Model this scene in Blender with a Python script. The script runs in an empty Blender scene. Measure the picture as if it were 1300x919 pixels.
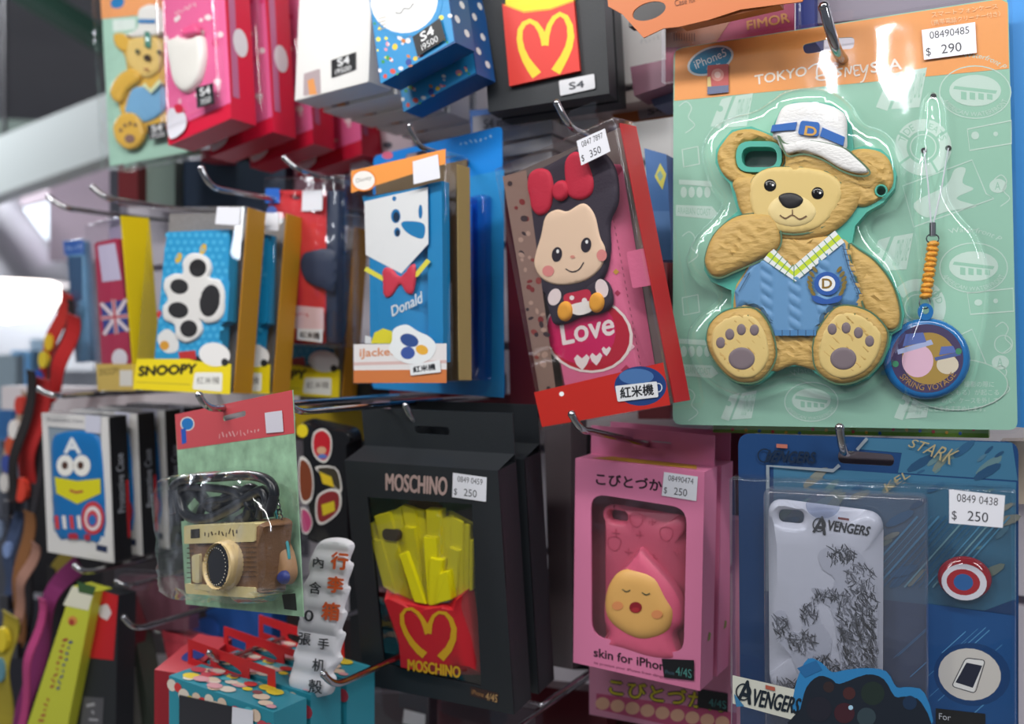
import bpy, bmesh, math, random
from mathutils import Vector, Matrix, Euler
from mathutils.geometry import tessellate_polygon, delaunay_2d_cdt

random.seed(7)
SC = bpy.context.scene
COL = SC.collection
PI = math.pi
def rad(a): return math.radians(a)

# ------------------------------------------------------------------ camera, light, exposure
YAW = 29.0
cam_d = bpy.data.cameras.new('camera'); cam = bpy.data.objects.new('camera', cam_d); COL.objects.link(cam)
cam.location = (0, 0, 1.5); cam.rotation_euler = (rad(90), 0, rad(YAW))
cam_d.sensor_width = 36; cam_d.lens = 35.0; cam_d.clip_start = 0.02; cam_d.clip_end = 60
cam_d.dof.use_dof = True; cam_d.dof.focus_distance = 0.585; cam_d.dof.aperture_fstop = 5.6
SC.camera = cam
SC.view_settings.view_transform = 'Standard'; SC.view_settings.look = 'None'
SC.view_settings.gamma = 1.0; SC.view_settings.use_curve_mapping = False
SC.view_settings.exposure = 0.0
SC.cycles.max_bounces = 8; SC.cycles.transparent_max_bounces = 24
SC.cycles.caustics_reflective = False; SC.cycles.caustics_refractive = False

w = bpy.data.worlds.new('shop_world'); SC.world = w; w.use_nodes = True
wb = w.node_tree.nodes['Background']
wb.inputs['Color'].default_value = (0.52, 0.56, 0.66, 1); wb.inputs['Strength'].default_value = 0.27

def area(name, loc, target, sx, sy, power, color=(1, 1, 1)):
    d = bpy.data.lights.new(name, 'AREA'); d.shape = 'RECTANGLE'; d.size = sx; d.size_y = sy
    d.energy = power; d.color = color
    o = bpy.data.objects.new(name, d); COL.objects.link(o); o.location = loc
    o.rotation_euler = (Vector(target) - Vector(loc)).to_track_quat('-Z', 'Y').to_euler()
    return o
# strip lights over the display and the ceiling lights of the shop aisle behind the photographer
area('display_strip_light', (-0.25, 0.16, 2.08), (-0.25, 0.64, 1.6), 1.5, 0.05, 7.5, (1.0, 0.97, 0.93))
for tx in (-0.22, -0.02): area('aisle_ceiling_tube', (tx, -1.95, 2.75), (tx, -1.95, 0), 0.034, 0.5, 6, (0.95, 0.97, 1.0))
area('unseen_aisle_light', (1.25, -0.35, 2.75), (0.0, 0.6, 1.5), 0.22, 1.2, 16, (0.95, 0.97, 1.0))  # unseen lamp added to brighten the right sides of the packs
area('unseen_aisle_light', (-1.3, -1.2, 2.75), (-0.5, 0.6, 1.5), 0.22, 1.2, 16, (0.95, 0.97, 1.0))

area('unseen_aisle_light', (-3.2, 1.4, 2.85), (-3.2, 1.4, 0), 1.6, 0.3, 125, (0.95, 0.97, 1.0))  # unseen lamp added to brighten the far left aisle

# ------------------------------------------------------------------ projection: a pixel of the 1300 x 919 frame -> a ray
FPX = 35.0 / 36.0 * 1300
FW = Vector((-math.sin(rad(YAW)), math.cos(rad(YAW)), 0)); RT = Vector((math.cos(rad(YAW)), math.sin(rad(YAW)), 0)); UP = Vector((0, 0, 1))
EYE = Vector((0, 0, 1.5))
def ray(px, py): return FW + RT * ((px - 650) / FPX) + UP * ((459.5 - py) / FPX)
def at(px, py, Y):
    d = ray(px, py); return EYE + d * (Y / d.y)
def at_depth(px, py, D): return EYE + ray(px, py) * D

# ------------------------------------------------------------------ materials
def lin(h):
    h = h.lstrip('#'); c = [int(h[i:i+2], 16) / 255 for i in (0, 2, 4)]
    return tuple((x / 12.92 if x <= .04045 else ((x + .055) / 1.055) ** 2.4) for x in c) + (1.0,)
_m = {}
def mat(name, col=None, rough=.5, metal=0.0, spec=.5, bump=0, bscale=200, noise=0, nscale=60, emit=0, coat=0, stretch=None, sss=0):
    if name in _m: return _m[name]
    m = bpy.data.materials.new(name); m.use_nodes = True; nt = m.node_tree; b = nt.nodes['Principled BSDF']
    b.inputs['Base Color'].default_value = lin(col); b.inputs['Roughness'].default_value = rough
    b.inputs['Metallic'].default_value = metal; b.inputs['Specular IOR Level'].default_value = spec
    if coat: b.inputs['Coat Weight'].default_value = coat; b.inputs['Coat Roughness'].default_value = .08
    if sss: b.inputs['Subsurface Weight'].default_value = sss; b.inputs['Subsurface Radius'].default_value = (.004, .003, .002); b.inputs['Subsurface Scale'].default_value = 1
    tc = nt.nodes.new('ShaderNodeTexCoord'); src = tc.outputs['Object']
    if stretch:
        mp = nt.nodes.new('ShaderNodeMapping'); mp.inputs['Scale'].default_value = stretch
        nt.links.new(src, mp.inputs[0]); src = mp.outputs[0]
    if bump:
        n = nt.nodes.new('ShaderNodeTexNoise'); n.inputs['Scale'].default_value = bscale; n.inputs['Detail'].default_value = 3
        bp = nt.nodes.new('ShaderNodeBump'); bp.inputs['Strength'].default_value = bump; bp.inputs['Distance'].default_value = .001
        nt.links.new(src, n.inputs['Vector']); nt.links.new(n.outputs['Fac'], bp.inputs['Height']); nt.links.new(bp.outputs[0], b.inputs['Normal'])
    if noise:
        n = nt.nodes.new('ShaderNodeTexNoise'); n.inputs['Scale'].default_value = nscale; n.inputs['Detail'].default_value = 4
        mx = nt.nodes.new('ShaderNodeMix'); mx.data_type = 'RGBA'
        c = lin(col); mx.inputs[6].default_value = tuple(x * (1 - noise) for x in c[:3]) + (1,); mx.inputs[7].default_value = tuple(min(1, x * (1 + noise)) for x in c[:3]) + (1,)
        nt.links.new(src, n.inputs['Vector']); nt.links.new(n.outputs['Fac'], mx.inputs[0]); nt.links.new(mx.outputs[2], b.inputs['Base Color'])
    if emit: b.inputs['Emission Color'].default_value = lin(col); b.inputs['Emission Strength'].default_value = emit
    _m[name] = m; return m

def plastic(name, tint='#ffffff', base=.05, wob=.25, wscale=18, rough=.06, haze=0.0):
    """thin clear packaging film: transparent, with a gloss that grows towards grazing angles"""
    if name in _m: return _m[name]
    m = bpy.data.materials.new(name); m.use_nodes = True; nt = m.node_tree; nt.nodes.clear()
    o = nt.nodes.new('ShaderNodeOutputMaterial'); tr = nt.nodes.new('ShaderNodeBsdfTransparent'); gl = nt.nodes.new('ShaderNodeBsdfGlossy')
    tr.inputs[0].default_value = lin(tint); gl.inputs['Roughness'].default_value = rough; gl.inputs['Color'].default_value = (.95, .97, 1, 1)
    lw = nt.nodes.new('ShaderNodeLayerWeight'); lw.inputs['Blend'].default_value = .5
    pw = nt.nodes.new('ShaderNodeMath'); pw.operation = 'POWER'; pw.inputs[1].default_value = 3.5
    ml = nt.nodes.new('ShaderNodeMath'); ml.operation = 'MULTIPLY_ADD'; ml.inputs[1].default_value = .7; ml.inputs[2].default_value = base
    mx = nt.nodes.new('ShaderNodeMixShader')
    tc = nt.nodes.new('ShaderNodeTexCoord'); n = nt.nodes.new('ShaderNodeTexNoise'); n.inputs['Scale'].default_value = wscale; n.inputs['Detail'].default_value = 2
    bp = nt.nodes.new('ShaderNodeBump'); bp.inputs['Strength'].default_value = wob; bp.inputs['Distance'].default_value = .01
    L = nt.links.new
    L(tc.outputs['Object'], n.inputs['Vector']); L(n.outputs['Fac'], bp.inputs['Height'])
    L(bp.outputs[0], gl.inputs['Normal']); L(bp.outputs[0], lw.inputs['Normal'])
    L(lw.outputs['Facing'], pw.inputs[0]); L(pw.outputs[0], ml.inputs[0]); L(ml.outputs[0], mx.inputs[0]); L(tr.outputs[0], mx.inputs[1]); L(gl.outputs[0], mx.inputs[2])
    last = mx
    if haze:
        df = nt.nodes.new('ShaderNodeBsdfDiffuse'); df.inputs[0].default_value = (.8, .82, .86, 1)
        m2 = nt.nodes.new('ShaderNodeMixShader'); m2.inputs[0].default_value = haze
        L(mx.outputs[0], m2.inputs[1]); L(df.outputs[0], m2.inputs[2]); last = m2
    L(last.outputs[0], o.inputs[0]); _m[name] = m; return m

def ink():
    if 'ink' in _m: return _m['ink']
    m = bpy.data.materials.new('printed_ink'); m.use_nodes = True; nt = m.node_tree; b = nt.nodes['Principled BSDF']
    a = nt.nodes.new('ShaderNodeAttribute'); a.attribute_name = 'Col'; nt.links.new(a.outputs['Color'], b.inputs['Base Color'])
    b.inputs['Roughness'].default_value = .42; _m['ink'] = m; return m

CLEAR = plastic('clear_plastic', wob=.15, base=.065); CLEAR_FLAT = plastic('clear_film', wob=.10, wscale=14, base=.06, rough=.035)
CLEAR_CRINKLE = plastic('crinkled_clear_bag', wob=.8, wscale=30, base=.06, rough=.1)
CLEAR_HAZY = plastic('dull_clear_plastic', wob=.2, haze=.05, tint='#e8ecf4')  # clear plastic with a faint diffuse haze mixed in
BLUE_CLEAR = plastic('blue_clear_plastic', tint='#d4e6fa', wob=.3)
CHROME = mat('chrome', '#b4b4b8', rough=.12, metal=1)
CHROME_DARK = mat('dark_steel', '#8a8a90', rough=.25, metal=1)
BLACKCARD = mat('black_card', '#22262b', rough=.5, bump=.15, bscale=900)
WHITECARD = mat('white_card', '#eeeeec', rough=.5)

# ------------------------------------------------------------------ mesh helpers
def link_mesh(name, verts, faces, m, parent=None, smooth=False):
    me = bpy.data.meshes.new(name); me.from_pydata([tuple(v) for v in verts], [], faces)
    bm = bmesh.new(); bm.from_mesh(me); bmesh.ops.remove_doubles(bm, verts=bm.verts, dist=1e-6)
    bmesh.ops.recalc_face_normals(bm, faces=bm.faces); bm.to_mesh(me); bm.free()
    for mm in (m if isinstance(m, (list, tuple)) else [m]): me.materials.append(mm)
    if smooth:
        for p in me.polygons: p.use_smooth = True
        me.set_sharp_from_angle(angle=rad(42))
    o = bpy.data.objects.new(name, me); COL.objects.link(o); o.parent = parent
    return o
def tag(o, label=None, cat=None, group=None, kind=None):
    if label: o['label'] = label
    if cat: o['category'] = cat
    if group: o['group'] = group
    if kind: o['kind'] = kind
    return o

def spline(pts, n=5, closed=True):
    out = []; N = len(pts)
    rng = range(N) if closed else range(N - 1)
    for i in rng:
        g = (lambda k: pts[k % N]) if closed else (lambda k: pts[max(0, min(N - 1, k))])
        p0, p1, p2, p3 = g(i - 1), g(i), g(i + 1), g(i + 2)
        for j in range(n):
            t = j / n
            out.append(tuple(.5 * ((2 * p1[k]) + (-p0[k] + p2[k]) * t + (2 * p0[k] - 5 * p1[k] + 4 * p2[k] - p3[k]) * t * t + (-p0[k] + 3 * p1[k] - 3 * p2[k] + p3[k]) * t ** 3) for k in (0, 1)))
    if not closed: out.append(tuple(pts[-1]))
    return out
def ell(cx, cy, rx, ry=None, rot=0, n=28):
    ry = rx if ry is None else ry; c, s = math.cos(rad(rot)), math.sin(rad(rot))
    return [(cx + rx * math.cos(t) * c - ry * math.sin(t) * s, cy + rx * math.cos(t) * s + ry * math.sin(t) * c) for t in (2 * PI * i / n for i in range(n))]
def rounded(q, r, n=5):
    """polygon with rounded corners"""
    out = []; N = len(q)
    for i in range(N):
        a, b, c = Vector(q[i - 1]), Vector(q[i]), Vector(q[(i + 1) % N])
        ra = min(r, (a - b).length * .49, (c - b).length * .49)
        p = b + (a - b).normalized() * ra; s = b + (c - b).normalized() * ra
        for j in range(n + 1):
            t = j / n; out.append(tuple(p * (1 - t) ** 2 + b * 2 * t * (1 - t) + s * t * t))
    return out
def rr(x0, z0, x1, z1, r=.003, n=5): return rounded([(x0, z0), (x1, z0), (x1, z1), (x0, z1)], r, n)
def area2(l): return sum(l[i - 1][0] * l[i][1] - l[i][0] * l[i - 1][1] for i in range(len(l))) / 2
def offset(loop, d):
    """move a closed loop outward by d"""
    s = 1 if area2(loop) > 0 else -1; N = len(loop); out = []
    for i in range(N):
        a, b, c = Vector(loop[i - 1]), Vector(loop[i]), Vector(loop[(i + 1) % N])
        n = Vector((c.y - a.y, a.x - c.x)); n = n.normalized() if n.length > 1e-9 else Vector((0, 0))
        out.append((b.x + n.x * d * s, b.y + n.y * d * s))
    return out

def plate_geo(loop, y0, y1, holes=()):
    """board with outline loop (x,z) from y0 (front) to y1 (back), with holes"""
    loops = [list(loop)] + [list(h) for h in holes]
    flat = [p for l in loops for p in l]
    tris = tessellate_polygon([[Vector((p[0], p[1], 0)) for p in l] for l in loops])
    n = len(flat); V = [(p[0], y0, p[1]) for p in flat] + [(p[0], y1, p[1]) for p in flat]
    F = [tuple(t) for t in tris] + [tuple(n + k for k in reversed(t)) for t in tris]
    o = 0
    for l in loops:
        k = len(l)
        for i in range(k): F.append((o + i, o + (i + 1) % k, n + o + (i + 1) % k, n + o + i))
        o += k
    return V, F

def box_geo(x0, x1, y0, y1, z0, z1):
    V = [(x, y, z) for x in (x0, x1) for y in (y0, y1) for z in (z0, z1)]
    return V, [(0, 1, 3, 2), (4, 6, 7, 5), (0, 4, 5, 1), (2, 3, 7, 6), (0, 2, 6, 4), (1, 5, 7, 3)]

def seg_d(p, a, b):
    ax, ay = a; bx, by = b; dx, dy = bx - ax, by - ay
    L = dx * dx + dy * dy; t = 0 if L < 1e-18 else max(0, min(1, ((p[0] - ax) * dx + (p[1] - ay) * dy) / L))
    return math.hypot(p[0] - ax - t * dx, p[1] - ay - t * dy)
def inside(p, l):
    r = False; x, y = p
    for i in range(len(l)):
        (x1, y1), (x2, y2) = l[i - 1], l[i]
        if (y1 > y) != (y2 > y) and x < (x2 - x1) * (y - y1) / (y2 - y1) + x1: r = not r
    return r
def puff_geo(loop, yb, H, r, grid=None, holes=(), rel=None):
    """pillow over an outline: rises by H (towards -y) over distance r from the rim; open at the back"""
    loops = [list(loop)] + [list(h) for h in holes]
    xs = [p[0] for p in loop]; zs = [p[1] for p in loop]
    g = grid or max(max(xs) - min(xs), max(zs) - min(zs)) / 16
    def dist(p): return min(seg_d(p, l[i - 1], l[i]) for l in loops for i in range(len(l)))
    def ok(p): return inside(p, loops[0]) and not any(inside(p, h) for h in loops[1:])
    pts = []; E = []
    for l in loops:
        b = len(pts); pts += l; E += [(b + i, b + (i + 1) % len(l)) for i in range(len(l))]
    for f in (.08, .25, .5, .8):
        for k, l in enumerate(loops):
            for p in offset(l, -f * r if k == 0 else f * r):
                if ok(p) and dist(p) > f * r * .93: pts.append(p)
    x = min(xs) + g / 2
    while x < max(xs):
        z = min(zs) + g / 2
        while z < max(zs):
            if ok((x, z)) and dist((x, z)) > r * .98: pts.append((x, z))
            z += g
        x += g
    vo, eo, fo, *_ = delaunay_2d_cdt([Vector(p) for p in pts], E, [], 0, 1e-7)
    V = []; F = []
    for v in vo:
        d = dist(v); t = min(1, d / r)
        h = H * math.sqrt(max(0, 1 - (1 - t) ** 2))
        if rel: h += rel(v[0], v[1], d) * t
        V.append((v[0], yb - h, v[1]))
    for f in fo:
        c = (sum(vo[i][0] for i in f) / len(f), sum(vo[i][1] for i in f) / len(f))
        if ok(c): F.append(tuple(f))
    return V, F

_tc = {}
def text_geo(s):
    if s in _tc: return _tc[s]
    cu = bpy.data.curves.new('t', 'FONT'); cu.body = s; cu.resolution_u = 3
    o = bpy.data.objects.new('t', cu); COL.objects.link(o)
    dg = bpy.context.evaluated_depsgraph_get(); me = bpy.data.meshes.new_from_object(o.evaluated_get(dg))
    V = [(v.co.x, v.co.y) for v in me.vertices]; F = [tuple(p.vertices) for p in me.polygons]
    bpy.data.objects.remove(o); bpy.data.curves.remove(cu); bpy.data.meshes.remove(me)
    x0, x1 = min(v[0] for v in V), max(v[0] for v in V); y0, y1 = min(v[1] for v in V), max(v[1] for v in V)
    V = [((x - x0) / (x1 - x0), (y - y0) / (y1 - y0)) for x, y in V]
    _tc[s] = (V, F, (x1 - x0) / (y1 - y0)); return _tc[s]

# ------------------------------------------------------------------ things with a local frame (x right, z up, -y to the shopper)
class Thing:
    def __init__(s, name, label, cat, pose, group=None):
        s.w, s.h = pose[6], pose[7]
        s.o = bpy.data.objects.new(name, None); COL.objects.link(s.o); s.o.empty_display_size = .02
        s.o.location = pose[:3]; s.o.rotation_euler = [rad(a) for a in pose[3:6]]
        s.M = Matrix.Translation(pose[:3]) @ Euler([rad(a) for a in pose[3:6]]).to_matrix().to_4x4(); s.I = s.M.inverted()
        tag(s.o, label, cat, group)
    def L(s, px, py, y=0.0):
        e = s.I @ EYE; d = s.I.to_3x3() @ ray(px, py); t = (y - e.y) / d.y
        return (e.x + d.x * t, e.z + d.z * t)
    def loop(s, pts, y=0.0): return [s.L(a, b, y) for a, b in pts]
    def mesh(s, name, geo, m, smooth=False, parent=None, label=None):
        o = link_mesh(name, geo[0], geo[1], m, parent or s.o, smooth)
        if label: o['label'] = label
        return o
    def plate(s, name, m, loop, y0, y1, holes=(), **k): return s.mesh(name, plate_geo(loop, y0, y1, holes), m, **k)
    def puff(s, name, m, loop, yb, H, r, grid=None, holes=(), rel=None, **k): return s.mesh(name, puff_geo(loop, yb, H, r, grid, holes, rel), m, smooth=True, **k)
    def box(s, name, m, x0, x1, y0, y1, z0, z1, bev=0, **k):
        o = s.mesh(name, box_geo(x0, x1, y0, y1, z0, z1), m, **k)
        if bev:
            bm = bmesh.new(); bm.from_mesh(o.data); bmesh.ops.bevel(bm, geom=list(bm.edges), offset=bev, segments=3, affect='EDGES', profile=.5); bm.to_mesh(o.data); bm.free()
            for p in o.data.polygons: p.use_smooth = True
            o.data.set_sharp_from_angle(angle=rad(35))
        return o
    def tube(s, name, m, pts, r, parent=None, n=10, closed=False):
        return tube(name, m, pts, r, parent or s.o, n, closed)

def tube(name, m, pts, r, parent=None, n=10, closed=False, capball=False):
    P = [Vector(p) for p in pts]; V = []; F = []; N = len(P)
    for i, p in enumerate(P):
        a = P[(i - 1) % N] if (closed or i) else P[0]; b = P[(i + 1) % N] if (closed or i < N - 1) else P[-1]
        t = (b - a).normalized(); u = t.cross(Vector((.31, .17, .93)))
        if u.length < .05: u = t.cross(Vector((1, 0, 0)))
        u.normalize(); v = t.cross(u)
        rr_ = r[i] if isinstance(r, (list, tuple)) else r
        for k in range(n):
            a_ = 2 * PI * k / n; V.append(p + u * rr_ * math.cos(a_) + v * rr_ * math.sin(a_))
    for i in range(N if closed else N - 1):
        j = (i + 1) % N
        for k in range(n): F.append((i * n + k, i * n + (k + 1) % n, j * n + (k + 1) % n, j * n + k))
    if not closed: F.append(tuple(range(n))); F.append(tuple((N - 1) * n + k for k in range(n)))
    return link_mesh(name, V, F, m, parent, True)

STEP = 2e-5
class Print:
    """flat printing on a surface at local depth y; coordinates are pixels of the frame, or 0..1 card units when uv=True"""
    def __init__(s, t, y, uv=False, loc=False):
        s.t = t; s.y = y; s.V = []; s.F = []; s.C = []; s.k = 0; s.uv = uv; s.loc = loc; s.fix = None
    def m(s, p):
        if s.loc: return p
        if s.uv: return ((p[0] - .5) * s.t.w, p[1] * s.t.h)
        return s.t.L(p[0], p[1], s.y)
    def raw(s, pts, faces, col, up=True):
        if s.fix and isinstance(col, str): s.k = s.fix[0] + (1 if col == s.fix[1] else 0)
        elif up: s.k += 1
        b = len(s.V); yy = s.y - s.k * STEP
        for p in pts:
            q = s.m(p); s.V.append((q[0], yy, q[1]))
        c = lin(col) if isinstance(col, str) else col
        for f in faces: s.F.append(tuple(b + i for i in f)); s.C.append(c)
    def poly(s, pts, col, up=True):
        tris = tessellate_polygon([[Vector((p[0], p[1], 0)) for p in pts]]); s.raw(pts, tris, col, up); return s
    def ell(s, cx, cy, rx, ry=None, col='#000000', rot=0, up=True, n=24): return s.poly(ell(cx, cy, rx, ry, rot, n), col, up)
    def ring(s, cx, cy, rx, ry, wd, col, up=True, n=32):
        a = ell(cx, cy, rx, ry, 0, n); b = ell(cx, cy, rx - wd, ry - wd, 0, n)
        s.raw(a + b, [(i, (i + 1) % n, n + (i + 1) % n, n + i) for i in range(n)], col, up); return s
    def line(s, pts, wd, col, up=True, closed=False):
        N = len(pts); P = []; W = wd if isinstance(wd, (list, tuple)) else [wd] * N
        for i in range(N):
            a = pts[(i - 1) % N] if (closed or i) else pts[0]; b = pts[(i + 1) % N] if (closed or i < N - 1) else pts[-1]
            dx, dy = b[0] - a[0], b[1] - a[1]; L = math.hypot(dx, dy) or 1
            P += [(pts[i][0] - dy / L * W[i] / 2, pts[i][1] + dx / L * W[i] / 2), (pts[i][0] + dy / L * W[i] / 2, pts[i][1] - dx / L * W[i] / 2)]
        F = [(2 * i, 2 * i + 1, (2 * i + 3) % (2 * N), (2 * i + 2) % (2 * N)) for i in range(N if closed else N - 1)]
        s.raw(P, F, col, up); return s
    def text(s, t, q, col, up=True, bold=0):
        """text filling the quad TL,TR,BR,BL"""
        V, F, _ = text_geo(t); (ax, ay), (bx, by), (cx, cy), (dx, dy) = q
        for o in ([(0, 0)] if not bold else [(0, 0), (bold, 0), (-bold, 0), (0, bold), (0, -bold)]):
            P = []
            for u, v in V:
                tx, ty = ax + (bx - ax) * u, ay + (by - ay) * u; lx, ly = dx + (cx - dx) * u, dy + (cy - dy) * u
                P.append((lx + (tx - lx) * v + o[0], ly + (ty - ly) * v + o[1]))
            s.raw(P, F, col, up); up = True if not bold else up
        return s
    def scrib(s, q, col, n=9):
        """lettering too small or blurred to read: a row of short uneven strokes"""
        f = lambda u, v: tuple((q[0][k] * (1 - u) + q[1][k] * u) * (1 - v) + (q[3][k] * (1 - u) + q[2][k] * u) * v for k in (0, 1))
        w = .35 * math.hypot(q[1][0] - q[0][0], q[1][1] - q[0][1]) / n; r = random.Random(n)
        for i in range(n):
            u = (i + .5) / n; a, b, c = r.uniform(0, .5), r.uniform(.6, 1), r.uniform(-.3, .3) / n
            s.line([f(u + c, a), f(u, (a + b) / 2), f(u - c, b)], w * r.uniform(.6, 1.2), col, up=(i == 0))
        return s
    def arc(s, t, cx, cy, r, a0, a1, hgt, col, ky=1.0, up=True):
        """text on an arc, angles in degrees, 90 = top (screen up)"""
        V, F, _ = text_geo(t); P = []
        for u, v in V:
            a = rad(a0 + (a1 - a0) * u); R = r + (hgt * v if a0 > a1 else -hgt * v + hgt)
            P.append((cx + R * math.cos(a), cy - R * math.sin(a) * ky))
        s.raw(P, F, col, up); return s
    def done(s, name='printed_art', parent=None, label=None, mt=None):
        me = bpy.data.meshes.new(name); me.from_pydata(s.V, [], s.F)
        at_ = me.color_attributes.new('Col', 'FLOAT_COLOR', 'CORNER'); k = 0; buf = []
        for p, c in zip(me.polygons, s.C): buf += list(c) * p.loop_total
        at_.data.foreach_set('color', buf)
        me.materials.append(mt or ink()); o = bpy.data.objects.new(name, me); COL.objects.link(o); o.parent = parent or s.t.o
        if label: o['label'] = label
        return o

def price(t, q, y, top='', bottom='', name='price_sticker', bg='#e9eaf2', fg='#3c3c44'):
    """white price label TL,TR,BR,BL in pixels"""
    p = Print(t, y); p.poly(q, bg)
    def uvq(u0, v0, u1, v1):
        f = lambda u, v: tuple((q[0][k] * (1 - u) + q[1][k] * u) * (1 - v) + (q[3][k] * (1 - u) + q[2][k] * u) * v for k in (0, 1))
        return [f(u0, v0), f(u1, v0), f(u1, v1), f(u0, v1)]
    if top: p.text(top, uvq(.14, .1, .88, .34), fg)
    if bottom:
        p.text('$', uvq(.05, .62, .14, .92), fg); p.text(bottom, uvq(.34, .58, .72, .88), fg)
    return p.done(name)

def carton(t, m, w, h, d, window=None, lip=.0012, name='carton', z0=0, inner=None):
    """folded cardboard box, front panel with an optional window cut out"""
    fr = [(-w/2, z0), (w/2, z0), (w/2, z0 + h), (-w/2, z0 + h)]
    V, F = plate_geo(fr, 0, lip, [window] if window else [])
    b = len(V); bv, bf = box_geo(-w/2, w/2, 0.0002, d, z0, z0 + h)
    V = V + bv; F = F + [tuple(b + i for i in f) for k, f in enumerate(bf) if k != 2]
    o = t.mesh(name, (V, F), m); return o
def slot(cx, cz, w, h): return rounded([(cx - w/2, cz - h/2), (cx + w/2, cz - h/2), (cx + w/2, cz + h/2), (cx - w/2, cz + h/2)], h * .5, 4)
def copy_thing(t, dx=0, dy=0, dz=0, label=None, group=None, skip=()):
    """copy of a thing with its parts and sub-parts, moved in its own frame"""
    r = t.o.copy(); COL.objects.link(r)
    r.location = t.M @ Vector((dx, dy, dz))
    if label: r['label'] = label
    if group: r['group'] = group
    def rec(a, b):
        for c in [o for o in a.children]:
            if c.name.split('.')[0] in skip: continue
            d = c.copy(); COL.objects.link(d); d.parent = b; rec(c, d)
    rec(t.o, r); return r
def pose_at(px, py, Y, w, h, rx=0, ry=0, rz=0):
    p = at(px, py, Y); return (p.x, p.y, p.z, rx, ry, rz, w, h)

WALL_Y = 0.86
def hook(tip, bend, Y, label, reach=None, r=.0022, group=None, ext=.004, drop=-.004):
    """chrome display hook: up-turned tip, bend, straight rod back to the wall"""
    b = at(bend[0], bend[1], Y); t = at(tip[0], tip[1], Y - ext)
    rear = Vector((b.x, reach or WALL_Y, b.z - drop)); mid = b + Vector((0, .012, .0003))
    o = bpy.data.objects.new('display_hook', None); COL.objects.link(o); o.location = rear
    tag(o, label, 'hook', group)
    def lp(p): return tuple(Vector(p) - rear)
    pts = [t]; 
    for i in range(1, 8):
        u = i / 8; pts.append(t.lerp(b, u) * (1 - u ** 3) + (b.lerp(mid, u)) * u ** 3)
    pts += [mid, rear]
    tube('rod', CHROME, [lp(p) for p in pts], r, o, 12)
    bm = bmesh.new(); bmesh.ops.create_uvsphere(bm, u_segments=14, v_segments=8, radius=r * 1.12)
    me = bpy.data.meshes.new('tip'); bm.to_mesh(me); bm.free(); me.materials.append(CHROME)
    for p in me.polygons: p.use_smooth = True
    s = bpy.data.objects.new('rounded_tip', me); COL.objects.link(s); s.parent = o; s.location = lp(t)
    V, F = box_geo(-.009, .009, -.002, 0, -.016, .016); q = link_mesh('mounting_plate', V, F, CHROME_DARK, o)
    return o
POSE = {
  'bear': (-0.1231,0.6267,1.4601, -3.5,-0.9,4.9, 0.2,0.2507),
  'hero': (-0.0962,0.5997,1.2745, 1.3,-0.1,5.8, 0.15,0.1826),
  'peach': (-0.2585,0.6401,1.2838, 3.5,2.5,-2.2, 0.095,0.1469),
  'fries': (-0.4007,0.6080,1.2543, 8.2,0.4,0.3, 0.13,0.1745),
  'doll': (-0.2604,0.5904,1.4639, 3.5,-10.8,-13.2, 0.105,0.1834),
  'sailor': (-0.4252,0.5953,1.4850, -1.4,-1.8,-8.2, 0.095,0.1636),
  'bluepack': (-0.4535, 0.6849, 1.4745, 0.8000, 0.7000, -15.0000, 0.1605, 0.2057),
  'wallet': (-0.6016,0.6819,1.5165, 2.0,2.5,2.4, 0.065,0.1360),
  'paw': (-0.6558,0.6036,1.4760, -3.2,2.9,4.8, 0.105,0.1573),
  'flag': (-0.7877,0.6451,1.4719, 2.2,-4.4,-4.4, 0.058,0.1633),
  'slim': (-0.9752,0.7538,1.4968, 2.5,-3.4,1.2, 0.03,0.1426),
  'shield': (-0.8134,0.6249,1.3155, 3.6,1.1,0.4, 0.093,0.1350),
  'camera': (-0.4716,0.4834,1.3376, -0.8,-7.3,-15.4, 0.15,0.1361),
  'sticker': (-0.5480,0.6604,1.3430, 5.0,3.2,-2.4, 0.052,0.1053),
  'white': (-0.5291,0.6453,1.7228, -3.5,-0.5,-9.1, 0.09,0.1371),
  'cartoon': (-0.4120, 0.6000, 1.7174, -3.0000, -12.4000, -7.6000, 0.0752, 0.1339),
  'topfries': (-0.3350,0.6584,1.6920, 0.8,-3.0,7.9, 0.095,0.1630),
  'kitty': (-0.6691,0.6345,1.7031, -2.6,-7.5,-7.2, 0.09,0.1936),
  'smallbear': (-0.8156,0.7067,1.7063, 1.2,-2.7,2.8, 0.108,0.1984),
}
# ------------------------------------------------------------------ the room: slatted display wall, ceiling, floor, far aisle
def structure(name, V, F, m, parent=None):
    o = link_mesh(name, V, F, m, parent)
    if parent is None: o['kind'] = 'structure'
    return o
SLAT = mat('slatwall_lavender_white', '#d8d2dc', rough=.45)
X0 = -1.03
wall = structure('wall_back', *box_geo(X0, 1.6, WALL_Y + .012, WALL_Y + .03, 0, 2.55), mat('groove_grey', '#8a8490', rough=.6))
z = .02
while z < 2.5:
    structure('slat', *box_geo(X0, 1.6, WALL_Y + .001, WALL_Y + .012, z, z + .092), SLAT, wall); z += .1
structure('trim_1', *box_geo(X0 - .02, X0, WALL_Y - .01, WALL_Y + .03, 0, 2.55), mat('aluminium_trim', '#a8a8b0', rough=.3, metal=1))
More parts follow.
